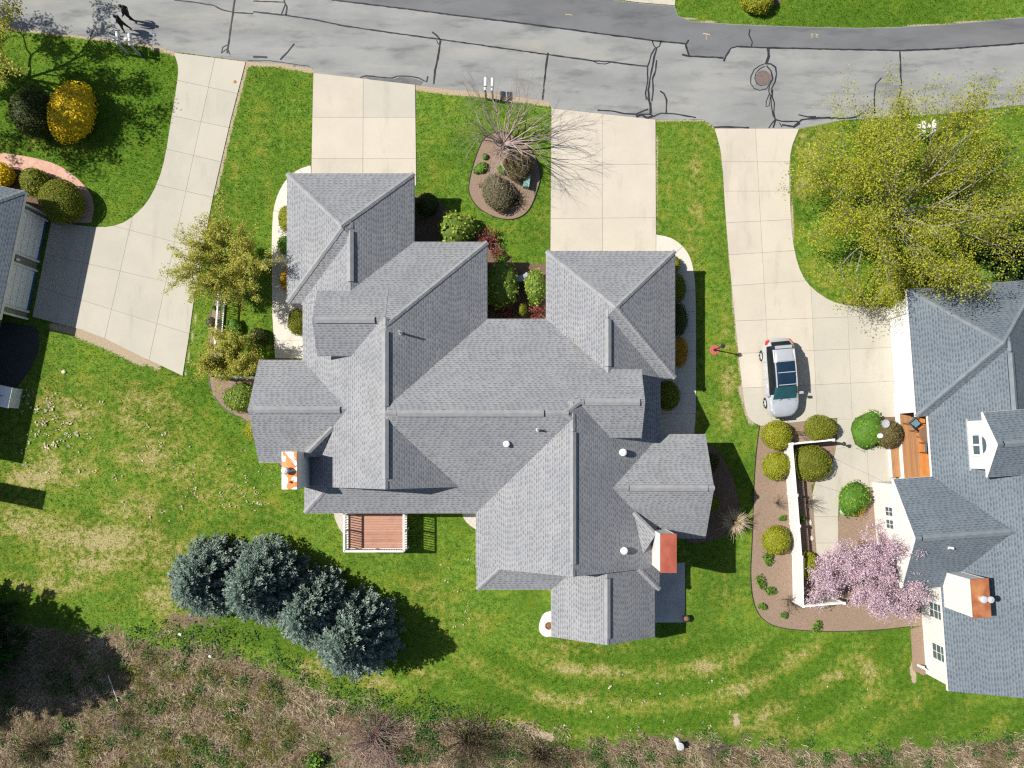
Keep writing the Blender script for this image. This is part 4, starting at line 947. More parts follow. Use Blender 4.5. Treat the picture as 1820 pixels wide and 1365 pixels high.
def grow(r, p, d, L, rad, lvl, maxl, nch, spread, up, shrink, segs, tips, steps=3, wob=.12, side=.0):
    """recursive limb; fills segs and tips"""
    st = L / steps; r_end = rad * (.72 if lvl < maxl else .35)
    for i in range(steps):
        d = (d + Vector((r.gauss(0, wob), r.gauss(0, wob), r.gauss(0, wob) + up))).normalized()
        q = p + d * st; a = rad + (r_end - rad) * i / steps; b = rad + (r_end - rad) * (i + 1) / steps
        segs.append((*p, *q, a, b)); p = q
        if lvl >= 1: tips.append((*p, *d, lvl, b))
        if lvl < maxl and side > 0 and i < steps - 1 and r.random() < side:
            ax = d.orthogonal().normalized(); ax.rotate(Matrix.Rotation(r.uniform(0, 6.28), 3, d)); dd = d.copy(); dd.rotate(Matrix.Rotation(spread * r.uniform(.8, 1.5), 3, ax))
            grow(r, p, dd, L * shrink * r.uniform(.5, .9), b * .6, lvl + 1, maxl, nch, spread, up, shrink, segs, tips, steps, wob, side)
    if lvl < maxl:
        a0 = r.uniform(0, 6.28)
        for k in range(nch):
            ax = d.orthogonal().normalized(); ax.rotate(Matrix.Rotation(a0 + k * 6.283 / nch + r.uniform(-.5, .5), 3, d)); dd = d.copy(); dd.rotate(Matrix.Rotation(spread * r.uniform(.55, 1.25), 3, ax))
            grow(r, p, dd, L * shrink * r.uniform(.75, 1.2), r_end * (.85 if nch < 3 else .72), lvl + 1, maxl, nch, spread, up, shrink, segs, tips, steps, wob, side)

def lump(D, rng, k=9, amp=.10, sharp=7):
    """uneven radius over directions D"""
    f = np.zeros(len(D))
    for _ in range(k):
        c = rng.normal(0, 1, 3); c /= np.linalg.norm(c); f += rng.uniform(-.6, 1.0) * np.exp(sharp * ((D @ c) - 1))
    return 1 + amp * f
def shrub(name, label, cat, px, py, rpx, hgt, mat, seed, leaf=.055, dens=1.0, ry=1.0, rot=0.0, tilt=.55, amp=.12, aspect=1.6, core=None, group=None, zc=.5, trimmed=.05, elev=None):
    """leafy bush; px,py is where the middle of its crown shows, rpx its radius in photo pixels"""
    zmid = hgt * .6; x, y, _ = at(px, py, zmid); R = rpx * (H - zmid) / FPX
    rng = np.random.default_rng(seed)
    t = thing(name, label, cat, (x, y, 0), rot, group)
    n = int(max(320, 430 * dens * (R * R * 2 + R * hgt * 3) / (leaf / .055) ** 2)); n = min(n, 9000)
    D = rng.normal(0, 1, (n, 3)); D[:, 2] = np.abs(D[:, 2]) * 1.1 - .35 * rng.random(n); D /= np.linalg.norm(D, axis=1)[:, None]
    seedL = rng.integers(1 << 30); lr = lump(D, np.random.default_rng(seedL), 22, amp * 1.25)
    depth = 1 - np.abs(rng.normal(0, trimmed, n)) - .10 * (rng.random(n) < .25)
    zb = hgt * .42
    C = D * (lr * depth)[:, None] * [R, R * ry, hgt - zb] + [0, 0, zb]; C[:, 2] = np.maximum(C[:, 2], .03)
    N = D / np.array([R, R * ry, hgt - zb]); N /= np.linalg.norm(N, axis=1)[:, None]
    poke = rng.random(n) < .035; C[poke] = (C[poke] - [0, 0, zb]) * rng.uniform(1.02, 1.14, (poke.sum(), 1)) + [0, 0, zb]; C[:, 2] = np.maximum(C[:, 2], .03)
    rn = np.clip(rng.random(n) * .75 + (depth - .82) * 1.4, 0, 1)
    leaf_mesh('foliage', C, N, leaf, rng, mat, t, aspect, tilt, rn)
    # inner twigs: dark lumpy heart seen between the leaves
    U, W = 14, 8; P = []
    for j in range(W + 1):
        th = math.pi * .5 * (1 - 2 * j / W)
        for i in range(U): ph = 2 * math.pi * i / U; P.append((math.cos(th) * math.cos(ph), math.cos(th) * math.sin(ph), math.sin(th)))
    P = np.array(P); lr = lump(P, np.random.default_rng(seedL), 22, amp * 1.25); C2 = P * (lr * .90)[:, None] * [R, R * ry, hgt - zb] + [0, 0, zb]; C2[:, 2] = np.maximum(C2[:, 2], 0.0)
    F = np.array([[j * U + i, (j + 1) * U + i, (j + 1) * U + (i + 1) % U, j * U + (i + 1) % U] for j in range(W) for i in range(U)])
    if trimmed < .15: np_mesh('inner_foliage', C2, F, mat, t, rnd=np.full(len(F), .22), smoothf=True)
    return t
def twig_bush(name, label, cat, px, py, rpx, hgt, seed, bark, leafmat=None, nst=16, leaf=.03, nl=3, base=None, group=None, flare=1.0, rad=.012, maxl=2):
    zmid = hgt * .4; x, y, _ = at(px, py, zmid); R = rpx * (H - zmid) / FPX; r = random.Random(seed); rng = np.random.default_rng(seed)
    t = thing(name, label, cat, (x, y, 0), 0, group); segs = []; tips = []
    for k in range(nst):
        a = r.uniform(0, 6.283); out = r.uniform(.15, 1.0) * flare; d = Vector((math.cos(a) * out * R, math.sin(a) * out * R, hgt * .9)).normalized(); L = math.hypot(R * out, hgt) * .55
        grow(r, Vector((r.gauss(0, .06), r.gauss(0, .06), 0)), d, L, rad, 1, maxl, 2, .45, .0, .62, segs, tips, 2, .12)
    tubes('stem', segs, bark, t, 3)
    if leafmat is not None:
        T = np.array([q[:3] for q in tips]); C = np.repeat(T, nl, 0) + rng.normal(0, .05, (len(T) * nl, 3)); C[:, 2] = np.maximum(C[:, 2], .02)
        leaf_mesh('foliage', C, np.tile([0, 0, 1.0], (len(C), 1)), leaf, rng, leafmat, t, 1.7, .8)
    return t

# ---- blue spruces
def spruce(name, label, bx, by, hgt, R, seed, mat, group=None, bark=M_BARKD, whorls=24, dome=2.0, spray=.16):
    rng = np.random.default_rng(seed); x, y, _ = at(bx, by)
    t = thing(name, label, 'spruce tree', (x, y, 0), 0, group)
    m = MB(); m.tube((0, 0, 0), (0, 0, hgt * .97), .17, .02, 8); m.build('trunk', bark, t)
    segs = []; C = []; N = []; Lg = []; TD = []; val = []
    for k in range(whorls):
        f = (k + .5) / whorls; z = .25 + (hgt - .35) * f; rr = R * (1 - f ** dome) * (1 + .05 * math.sin(k * 2.1)) + .12
        nb = max(5, int(7 + 13 * (1 - f))); a0 = rng.uniform(0, 6.28)
        for b in range(nb):
            a = a0 + 6.283 * b / nb + rng.normal(0, .13); L = rr * rng.uniform(.84, 1.10); zt = z + L * rng.uniform(-.05, .10) - .02 * L * L
            u = np.array([math.cos(a), math.sin(a), 0]); w = np.array([-math.sin(a), math.cos(a), 0]); tip = u * L + [0, 0, zt]
            segs.append((0, 0, z, *tip, .028 * (1 - f) + .008, .005))
            ns = max(3, int(L / .17))
            for s in range(ns):
                g = .30 + .70 * (s + rng.random() * .6) / ns; c0 = np.array([0, 0, z]) * (1 - g) + tip * g
                sl = L * .30 * (1.12 - g) + .09
                for sd in (-1, 1, 0):
                    if sd == 0 and s < ns - 2: continue
                    dd = u * (.75 if sd else 1) + w * sd * .75 + np.array([0, 0, rng.uniform(-.05, .28)]); dd /= np.linalg.norm(dd)
                    nq = max(1, int(sl / (spray * .8)))
                    for q in range(nq):
                        cc = c0 + dd * (spray * .55 + q * spray * .75) + rng.normal(0, .02, 3)
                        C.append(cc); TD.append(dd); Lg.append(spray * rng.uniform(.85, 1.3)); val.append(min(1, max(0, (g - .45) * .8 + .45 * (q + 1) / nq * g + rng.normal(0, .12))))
    tubes('branch', segs, bark, t, 3)['kind'] = 'stuff'
    C = np.array(C); TD = np.array(TD); Lg = np.array(Lg)[:, None]; n = len(C)
    V = []; 
    for rollA in (0.0, 1.57, .8):
        ref = rng.normal(0, .25, (n, 3)) + [0, 0, 1]; s1 = np.cross(TD, ref); s1 /= np.linalg.norm(s1, axis=1)[:, None]; s2 = np.cross(s1, TD)
        sd = s1 * math.cos(rollA) + s2 * math.sin(rollA); q = np.empty((n, 4, 3)); wv = Lg * .26
        q[:, 0] = C - TD * Lg * .5; q[:, 1] = C + sd * wv; q[:, 2] = C + TD * Lg * .6; q[:, 3] = C - sd * wv; V.append(q)
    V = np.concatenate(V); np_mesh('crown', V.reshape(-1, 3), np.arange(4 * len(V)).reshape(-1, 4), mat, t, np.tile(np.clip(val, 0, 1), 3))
    return t
gs = 'blue spruces in a row on the back lawn'
spruce('blue_spruce', 'blue spruce at the lawn edge, farthest left of the four', 391, 1020, 4.9, 2.2, 1, L_SPRUCE, gs)
spruce('blue_spruce', 'blue spruce second from the left in the row of four', 486, 1028, 5.7, 2.45, 2, L_SPRUCE, gs)
spruce('blue_spruce', 'blue spruce third from the left, between two others', 572, 1074, 5.4, 2.2, 3, L_SPRUCE, gs)
spruce('blue_spruce', 'blue spruce nearest the bottom of the row, casting the long pointed shadow', 644, 1117, 6.3, 2.4, 4, L_SPRUCE, gs)
spruce('dark_conifer', 'tall dark green conifer at the bottom left, throwing a wide shadow on the brush', -92, 1140, 12.5, 4.3, 5, L_PINE, None, M_BARKD, 26, 2.2, .30)
# foliage of the evergreen behind the big spring tree
spruce('dark_conifer', 'small dark evergreen at the right edge beside the hipped garage roof', 1775, 462, 4.0, 1.9, 6, L_PINE, None, M_BARKD, 18, 1.8, .2)

# ---- trees
def place_tree(name, label, cat, bx, by, seed, build):
    x, y, _ = at(bx, by); t = thing(name, label, cat, (x, y, 0)); build(t, random.Random(seed), np.random.default_rng(seed)); return t
def bare(t, r, rng):
    segs = []; tips = []
    segs.append((0, 0, 0, .02, .02, .5, .13, .12))
    for k in range(30):
        a = k * 2.4 + r.uniform(-.25, .25); e = r.uniform(.75, 1.35); d = Vector((math.cos(a), math.sin(a), e)).normalized()
        grow(r, Vector((.02, .02, .42)), d, r.uniform(1.6, 2.05), .040, 1, 5, 2, .36, .012, .66, segs, tips, 3, .14, .36)
    S = np.array(segs); big = S[:, 6] > .02
    tubes('trunk', S[big], M_BARKR, t, 5); tubes('twigs', S[~big] * [1, 1, 1, 1, 1, 1, .6, .6], M_BARKR, t, 3)
place_tree('bare_tree', 'leafless many stemmed tree in the mulch island between the two driveways', 'tree', 893, 262, 5, bare)

def budding(H0, nl, seedlean, spread=.5, L0=1.5, nlead=9, levels=3, leaf=.055, per=5, mat=L_BUD):
    def f(t, r, rng):
        segs = [(0, 0, 0, 0, 0, H0, .09, .075)]; tips = []
        for k in range(nlead):
            a = k * 6.283 / nlead + r.uniform(-.3, .3); d = Vector((math.cos(a), math.sin(a), r.uniform(.7, 1.9))).normalized()
            grow(r, Vector((0, 0, H0 * .9)), d, L0 * r.uniform(.8, 1.15), .04, 1, levels, 2, spread, .06, .66, segs, tips, 3, .10, .6)
        S = np.array(segs); big = S[:, 6] > .018
        tubes('trunk', S[big], M_BARK, t, 5); tubes('twigs', S[~big] * [1, 1, 1, 1, 1, 1, .7, .7], M_BARK, t, 3)
        T = np.array([q[:3] for q in tips if q[6] >= 2]); print('bud', len(S), len(T) * per); C = np.repeat(T, per, 0) + rng.normal(0, .10, (len(T) * per, 3))
        leaf_mesh('crown', C, np.tile([-.3, .05, .8], (len(C), 1)), leaf, rng, mat, t, 2.2, .7)
    return f
place_tree('budding_tree', 'larger olive gold budding tree beside the curved driveway', 'tree', 430, 487, 11, budding(1.0, 0, 0, .46, 1.75, 24, 4, .048, 11))
place_tree('budding_tree', 'smaller olive gold budding tree by the lower end of the white picket fence', 'tree', 432, 647, 12, budding(.8, 0, 0, .48, 1.12, 18, 4, .045, 11))

def maple(t, r, rng):
    segs = [(0, 0, 0, .05, .0, 2.0, .21, .17), (.05, 0, 2.0, .1, .05, 2.7, .17, .13)]; tips = []
    for k in range(28):
        a = k * 2.4 + r.uniform(-.25, .25); e = (.16, .45, .95)[k % 3] * r.uniform(.85, 1.2); d = Vector((math.cos(a), math.sin(a), e)).normalized()
        grow(r, Vector((.06, .02, 1.75 + .2 * (k % 5))), d, r.uniform(2.3, 2.9), .068, 1, 5, 2, .42, .015, .68, segs, tips, 3, .11, .5)
    S = np.array(segs); big = S[:, 6] > .03
    tubes('trunk', S[big], M_BARKG, t, 6); tubes('twigs', S[~big] * [1, 1, 1, 1, 1, 1, .75, .75], M_BARKG, t, 3)
    T = np.array([q[:3] for q in tips if q[6] >= 3])
    C = np.repeat(T, 7, 0) + rng.normal(0, .26, (len(T) * 7, 3))
    print('maple', len(S), len(C))
    # leaves open first on the sunny street side
    leaf_mesh('crown', C, np.tile([-.3, .05, .8], (len(C), 1)), .064, rng, L_MAPLE, t, 1.5, .8)
place_tree('spring_maple', 'large spreading tree with yellow green young leaves over the right front lawn', 'tree', 1548, 398, 21, maple)
def street_tree(t, r, rng):
    segs = [(0, 0, 0, 0, 0, 2.4, .2, .17)]; tips = []
    for k in range(8):
        a = k * 6.283 / 8 + r.uniform(-.25, .25); d = Vector((math.cos(a), math.sin(a), (.6, 1.2, 1.9)[k % 3])).normalized()
        grow(r, Vector((0, 0, 2.1 + .1 * (k % 4))), d, r.uniform(2.3, 2.8), .085, 1, 5, 2, .44, .02, .68, segs, tips, 3, .10, .35)
    S = np.array(segs); big = S[:, 6] > .025
    tubes('trunk', S[big], M_BARK, t, 5); tubes('twigs', S[~big] * [1, 1, 1, 1, 1, 1, .7, .7], M_BARK, t, 3)
    T = np.array([q[:3] for q in tips if q[6] >= 3]); C = np.repeat(T, 13, 0) + rng.normal(0, .18, (len(T) * 13, 3))
    leaf_mesh('crown', C, np.tile([-.3, .05, .8], (len(C), 1)), .085, rng, L_BUD, t, 1.6, .8)
place_tree('street_tree', 'budding street tree at the top left corner, its branch shadows on the lawn', 'tree', -12, 128, 31, street_tree)
def cherry(t, r, rng):
    segs = [(0, 0, 0, 0, 0, 1.1, .12, .10)]; tips = []
    for k in range(19):
        a = k * 2.4 + r.uniform(-.25, .25); d = Vector((math.cos(a), math.sin(a), (.25, .7, 1.4, 3.2)[k % 4] * r.uniform(.8, 1.2))).normalized()
        grow(r, Vector((0, 0, 1.0)), d, r.uniform(1.2, 1.55), .05, 1, 5, 2, .46, .008, .66, segs, tips, 3, .11, .5)
    S = np.array(segs); big = S[:, 6] > .02
    tubes('trunk', S[big], M_BARK, t, 5); tubes('twigs', S[~big] * [1, 1, 1, 1, 1, 1, .7, .7], M_BARK, t, 3)
    T = np.array([q[:3] for q in tips if q[6] >= 2]); C = np.repeat(T, 9, 0) + rng.normal(0, .14, (len(T) * 9, 3)); print('cherry', len(S), len(C))
    leaf_mesh('crown', C, np.tile([-.3, .05, .8], (len(C), 1)), .055, rng, L_PINK, t, 1.3, .9)
place_tree('cherry_tree', 'pink flowering cherry tree beside the white house chimney', 'tree', 1512, 1010, 41, cherry)
# ------------------------------------------------------------------ shrubs (where each crown shows in the photograph)
rg = 'rounded shrubs round the houses'
S = shrub
S('round_shrub', 'big dark green round shrub touching the yellow flowering one, top left lawn', 'shrub', 57, 200, 38, 1.9, L_DARK, 101, .06, 1.3, 1.15)
S('forsythia', 'large yellow flowering forsythia on the top left lawn', 'shrub', 122, 200, 40, 1.9, L_FORS, 102, .085, 1.1, 1.22, -.25, amp=.16, trimmed=.09)
S('forsythia', 'small yellow flowering shrub cut by the left edge above the roof corner', 'shrub', 2, 311, 20, 1.0, L_FORS, 103, .06, 1.1)
S('round_shrub', 'yellow green shrub between brick path and left roof corner', 'shrub', 58, 322, 25, 1.1, L_BOX, 104, .06, 1.1)
S('round_shrub', 'large clipped ball shrub half in shade where the brick path bends', 'shrub', 104, 354, 38, 1.7, L_BOX, 105, .045, 1.7, amp=.085, trimmed=.02)
S('clipped_shrub', 'yellow green clipped shrub under the left garage eave, topmost of its side', 'shrub', 508, 388, 14, .9, L_YGRN, 106, .04, 1.4, 1.7, amp=.085)
S('leafy_shrub', 'small loose green shrub under the left garage eave beside the white wing fence', 'shrub', 507, 436, 12, .8, L_BRIGHT, 107, .06, .9, 1.4, amp=.25)
S('clipped_shrub', 'orange gold clipped shrub beside the left walk below the wing fence', 'shrub', 510, 497, 14, .9, L_GOLD, 108, .04, 1.4, 1.35, amp=.085)
S('clipped_shrub', 'olive green clipped ball shrub where the left walk widens', 'shrub', 527, 571, 16, 1.0, L_BOX, 109, .04, 1.6, 1.45, amp=.085)
S('leafy_shrub', 'glossy green shrub at the left gable beside the low picket rail', 'shrub', 424, 707, 23, 1.1, L_RHODO, 110, .07, .9, amp=.2)
S('clipped_shrub', 'yellow green shrub peeping out under the left gable roof edge', 'shrub', 452, 764, 16, 1.0, L_YGRN, 111, .045, 1.4, 1.35)
S('leafy_shrub', 'small grey green shrub against the outside of the white picket fence', 'shrub', 375, 572, 9, .6, L_TWIG, 112, .04, 1.2)
S('leafy_shrub', 'small blue green perennial inside the picket fence above the smaller tree', 'shrub', 416, 581, 13, .5, L_BRIGHT, 113, .07, .7, amp=.3)
S('clipped_shrub', 'dark rounded shrub inside the left fenced garden by the grass', 'shrub', 458, 596, 15, .8, L_DARK, 114, .05, 1.3)
S('round_shrub', 'dark round shrub in the shade right of the left garage', 'shrub', 760, 362, 20, 1.2, L_DARK, 115, .05, 1.4, amp=.085)
S('rhododendron', 'bright yellow green rhododendron in front of the left wing', 'shrub', 815, 404, 31, 1.3, L_RHODO, 116, .13, .8, amp=.25, tilt=.7, trimmed=.1)
S('rhododendron', 'big shaded rhododendron filling the corner beside the curved bench', 'shrub', 889, 508, 30, 1.7, L_RHODO, 117, .14, .75, 1.3, amp=.22, tilt=.7, trimmed=.1)
S('rhododendron', 'tall narrow sunlit rhododendron against the right garage wall', 'shrub', 953, 510, 19, 1.5, L_RHODO, 118, .11, .9, 1.75, amp=.22, tilt=.7, trimmed=.1)
S('leafy_shrub', 'small olive upright shrub in the shaded courtyard near the back wall', 'shrub', 928, 550, 9, .8, L_BOX, 119, .05, 1.0, 1.4)
twig_bush('red_barberry', 'red leaved barberry at the end of the front bed by the lawn', 'shrub', 868, 428, 26, .7, 120, M_BARKR, L_RED, 30, .06, 4)
twig_bush('red_barberry', 'low red shrub beside the green tufts in front of the tall rhododendron bed', 'shrub', 884, 452, 18, .5, 121, M_BARKR, L_RED, 22, .05, 3)
twig_bush('red_barberry', 'red shrub in the courtyard corner below the big rhododendron', 'shrub', 900, 553, 17, .7, 122, M_BARKR, L_RED, 26, .055, 3)
twig_bush('red_barberry', 'orange red shrub at the foot of the tall narrow rhododendron', 'shrub', 955, 556, 17, .6, 123, M_BARKR, L_RED, 24, .06, 4)
S('leafy_shrub', 'small green perennial tuft in the front bed beside the bench', 'shrub', 890, 456, 9, .35, L_BRIGHT, 124, .06, .9, amp=.3)
S('round_shrub', 'large brown olive mounded shrub in the mulch island under the bare tree', 'shrub', 921, 292, 26, 1.2, L_OLIVE, 125, .035, 2.6, 1.05, amp=.06, trimmed=.03, core=M_BARK)
S('twiggy_shrub', 'grey green twiggy shrub at the lower end of the mulch island', 'shrub', 884, 342, 27, 1.1, L_TWIG, 126, .045, 1.4, 1.15, .5, amp=.14, trimmed=.08, core=M_BARK)
twig_bush('dark_twig_shrub', 'dark purple brown low shrub below the green utility box', 'shrub', 917, 357, 26, .5, 127, M_BARKD, L_OLIVE, 44, .03, 2)
twig_bush('dark_twig_shrub', 'sprawling thin bare shrub at the left rim of the mulch island', 'shrub', 852, 328, 20, .5, 128, M_BARKD, None, 9)
S('leafy_shrub', 'bright green low plant at the left side of the mulch island', 'shrub', 856, 297, 12, .35, L_BRIGHT, 129, .06, .9, .75, .5, amp=.25)
S('leafy_shrub', 'tiny green plant at the top of the mulch island below the trunk', 'shrub', 862, 278, 5, .25, L_BRIGHT, 130, .05, .8)
S('leafy_shrub', 'small green plant against the mounded island shrub', 'shrub', 892, 302, 8, .35, L_BRIGHT, 131, .055, .8)
S('clipped_shrub', 'small yellow clipped shrub at the top of the right side walk', 'shrub', 1199, 470, 10, .8, L_YGRN, 132, .04, 1.4, 1.5, amp=.085)
S('clipped_shrub', 'dark green oval clipped shrub by the right garage wall, upper of the pair', 'shrub', 1203, 511, 17, 1.1, L_BOX, 133, .04, 1.6, 1.55, amp=.085)
S('leafy_shrub', 'loose dark green shrub by the right garage wall between oval and golden ones', 'shrub', 1204, 566, 18, 1.0, L_DARK, 134, .07, 1.0, 1.6, amp=.2)
S('clipped_shrub', 'golden yellow oval clipped shrub at the right garage wall', 'shrub', 1205, 625, 18, 1.0, L_GOLD, 135, .04, 1.6, 1.5, amp=.085)
S('clipped_shrub', 'broad dark green shrub in the shaded nook below the right garage', 'shrub', 1187, 703, 22, 1.2, L_BOX, 136, .045, 1.4, 1.25, amp=.06)
S('clipped_shrub', 'dark shrub in shade under the right gable, upper of two', 'shrub', 1266, 822, 12, .8, L_DARK, 137, .045, 1.3, 1.4)
S('clipped_shrub', 'dark shrub in shade under the right gable, lower of two', 'shrub', 1264, 893, 16, .9, L_BOX, 138, .045, 1.3, 1.2)
S('clipped_shrub', 'yellow green clipped ball at the foot of the long driveway, left of two', 'shrub', 1383, 773, 26, 1.2, L_YGRN, 139, .045, 1.7, amp=.085, trimmed=.03)
S('clipped_shrub', 'olive clipped mound at the foot of the long driveway, right of two', 'shrub', 1461, 761, 28, 1.1, L_BOX, 140, .045, 1.7, .85, amp=.085, trimmed=.03, core=M_BARK)
S('round_shrub', 'pale olive round shrub outside the white fence, uppermost of three', 'shrub', 1381, 828, 25, 1.0, L_YGRN, 141, .05, 1.2, amp=.08, core=M_BARK)
S('round_shrub', 'wide olive green shrub inside the fence corner by the garden path', 'shrub', 1442, 822, 33, 1.1, L_BOX, 142, .05, 1.4, .98, amp=.08, core=M_BARK)
S('leafy_shrub', 'fresh green leafy shrub at the porch bed, left of the brown one', 'shrub', 1546, 763, 25, .9, L_BRIGHT, 143, .09, .8, 1.05, amp=.3, tilt=.8, trimmed=.1)
S('round_shrub', 'brown green dense shrub overhanging the porch deck edge', 'shrub', 1582, 771, 25, 1.1, L_OLIVE, 144, .055, 1.3, amp=.1, core=M_BARK)
S('leafy_shrub', 'bright green leafy shrub at the white gable by the path', 'shrub', 1520, 886, 27, 1.0, L_BRIGHT, 145, .09, .9, .95, amp=.25, tilt=.8, trimmed=.1)
twig_bush('red_barberry', 'orange tinted shrub at the lower side of the bright green path shrub', 'shrub', 1527, 908, 14, .6, 146, M_BARKR, L_GOLD, 20, .04, 3)
S('round_shrub', 'olive round shrub outside the white fence, lowest of three', 'shrub', 1381, 961, 26, 1.1, L_YGRN, 147, .05, 1.3, amp=.08, core=M_BARK)
S('clipped_shrub', 'bright yellow green ball inside the fence beside the blue chair', 'shrub', 1436, 1005, 20, 1.0, L_YGRN, 148, .045, 1.6, 1.2, amp=.085)
twig_bush('bare_rose', 'bare grey rose bush outside the fence between the round shrubs', 'shrub', 1385, 895, 22, .8, 149, M_BARK, None, 26)
twig_bush('bare_rose', 'bare twiggy bush inside the fence leaning over the garden path', 'shrub', 1440, 893, 28, .9, 150, M_BARK, None, 30)
twig_bush('dry_shrub', 'brown dry shrub at the outer lower corner of the white fence', 'shrub', 1405, 1070, 24, .7, 151, M_BARK, L_OLIVE, 26, .03, 2)
twig_bush('dry_shrub', 'dark purple dry plant between the two clipped driveway mounds', 'shrub', 1425, 772, 16, .6, 152, M_BARKR, L_OLIVE, 22, .03, 2)
for i, (px, py, r, lb) in enumerate([(1390, 921, 7, 'small green perennial outside the fence below the bare rose'), (1426, 921, 7, 'small green perennial inside the fence below the bare twigs'), (1365, 990, 8, 'green perennial at the left rim of the right bed, upper of the column'),
                                     (1352, 1035, 9, 'green perennial at the left rim of the right bed, middle of the column'), (1356, 1078, 9, 'green perennial at the left rim of the right bed, lowest of the column'), (1370, 1050, 8, 'green perennial beside the fence in the lower right bed'),
                                     (1452, 1112, 10, 'green perennial in the lower bed below the cherry tree'), (1366, 1000, 6, 'tiny green perennial next to the lowest olive round shrub'), (1395, 1095, 7, 'green perennial near the dry corner shrub'), (380, 546, 6, 'small green tuft at the upper end of the picket fence')]):
    S('perennial', lb, 'plant', px, py, r * (.8 + .13 * (i % 4)), .3, L_BRIGHT, 160 + i, .06, .55, .7 + .15 * (i % 3), i * .7, amp=.5, tilt=.9, trimmed=.3)
# ornamental grass lit at its tip
x, y, _ = at(1296, 926); t = thing('ornamental_grass', 'fountain of dry straw coloured ornamental grass beyond the right gable', 'grass clump', (x, y, 0))
rng = np.random.default_rng(77); n = 900; a = rng.uniform(0, 6.283, n); o = np.abs(rng.normal(.1, .55, n)); L = rng.uniform(.9, 1.4, n)
p0 = np.stack([np.cos(a) * .08, np.sin(a) * .08, np.zeros(n)], -1); p1 = np.stack([np.cos(a) * o * .35 + .1, np.sin(a) * o * .35, L * .65], -1); p2 = np.stack([np.cos(a) * o * .85 + .16, np.sin(a) * o * .85, L * (1 - .35 * o)], -1)
w = np.stack([-np.sin(a), np.cos(a), np.zeros(n)], -1) * .011
V = np.concatenate([np.stack([p0 - w, p0 + w, p1 + w, p1 - w], 1), np.stack([p1 - w, p1 + w, p2 + w * .3, p2 - w * .3], 1)]); np_mesh('blades', V.reshape(-1, 3), np.arange(4 * len(V)).reshape(-1, 4), L_STRAW, t, rng.random(len(V)))
# shrubs under and behind the maple, shrub at the top edge
S('leafy_shrub', 'fresh green shrub at the hipped roof edge under the big spring tree', 'shrub', 1745, 492, 30, 1.2, L_BRIGHT, 171, .08, .9, .6, amp=.25)
S('leafy_shrub', 'yellow green shrub at the white garage corner under the big spring tree', 'shrub', 1583, 522, 26, 1.1, L_YGRN, 172, .06, .9, .8, amp=.25)
S('twiggy_shrub', 'brown shrub at the hipped roof edge between two green ones', 'shrub', 1682, 492, 28, 1.1, L_OLIVE, 173, .06, .9, .7, amp=.2, core=M_BARK)
S('round_shrub', 'yellow green mound in the bed at the top edge of the picture', 'shrub', 1348, -4, 30, 1.0, L_YGRN, 174, .06, 1.2, .8, amp=.1, core=M_BARK)

# ------------------------------------------------------------------ deck behind the twin house
dx0_, dx1_ = X(617, .87), X(723.5, .87); dyt = Y(905, .87); dyb = Y(977, .87)
deck = thing('wooden_deck', 'small red brown timber deck with white railing behind the house', 'deck', ((dx0_ + dx1_) / 2, (dyt + dyb) / 2, 0))
ux0, ux1, uy0, uy1 = -(dx1_ - dx0_) / 2, (dx1_ - dx0_) / 2, -(dyt - dyb) / 2, (dyt - dyb) / 2
nb = int((uy1 - uy0) / .142); bw = (uy1 - uy0) / nb
b0 = MB(); b0.box((ux0, 0, .84), (ux1, bw - .008, .87)); bd = b0.build('deck_board', M_DECK, deck); bd.location = (0, uy0, 0)
for k in range(1, nb):
    c = bd.copy(); COL.objects.link(c); c.parent = deck; c.location = (0, uy0 + k * bw, 0)
m = MB(); m.box((ux0 + .02, uy0 + .02, .60), (ux1 - .02, uy0 + .07, .838)); m.box((ux0 + .02, uy0 + .07, .60), (ux0 + .07, uy1, .838)); m.box((ux1 - .07, uy0 + .07, .60), (ux1 - .02, uy1, .838)); m.build('rim_joist', M_TRIM, deck)
def rail(parent, p, q, z0, z1, post_mat, gap=.135, posts=True, capw=.13):
    p = Vector((*p, 0)); q = Vector((*q, 0)); d = (q - p); L = d.length; d.normalize()
    m = MB(); m.bar(p + Vector((0, 0, z1)), q + Vector((0, 0, z1)), capw, .04); m.build('handrail', post_mat, parent)
    m = MB(); m.bar(p + Vector((0, 0, z0 + .1)), q + Vector((0, 0, z0 + .1)), .09, .045); m.build('lower_rail', post_mat, parent)
    n = int(L / gap); me = None
    for k in range(1, n):
        c = p + d * (L * k / n)
        if me is None:
            b = MB(); b.box((-.02, -.02, z0 + .1), (.02, .02, z1 - .02)); o = b.build('baluster', post_mat, parent); me = o.data
        else: o = link('baluster', me, parent)
        o.location = (c.x, c.y, 0)
for i, (p, q) in enumerate((((ux0 + .05, uy0 + .05), (ux0 + .05, uy1)), ((ux0 + .05, uy0 + .05), (ux1 - .05, uy0 + .05)), ((ux1 - .05, uy0 + .05), (ux1 - .05, uy1)))): rail(deck, p, q, .87, 1.86, M_TRIM, .14, capw=.12 - .004 * i)
for px_, py_ in ((ux0 + .05, uy0 + .05), (ux1 - .05, uy0 + .05), (ux0 + .05, (uy0 + uy1) / 2), (ux1 - .05, (uy0 + uy1) / 2), (0, uy0 + .05)):
    b = MB(); b.box((px_ - .05, py_ - .05, 0), (px_ + .05, py_ + .05, 1.835)); b.build('post', M_TRIM, deck)

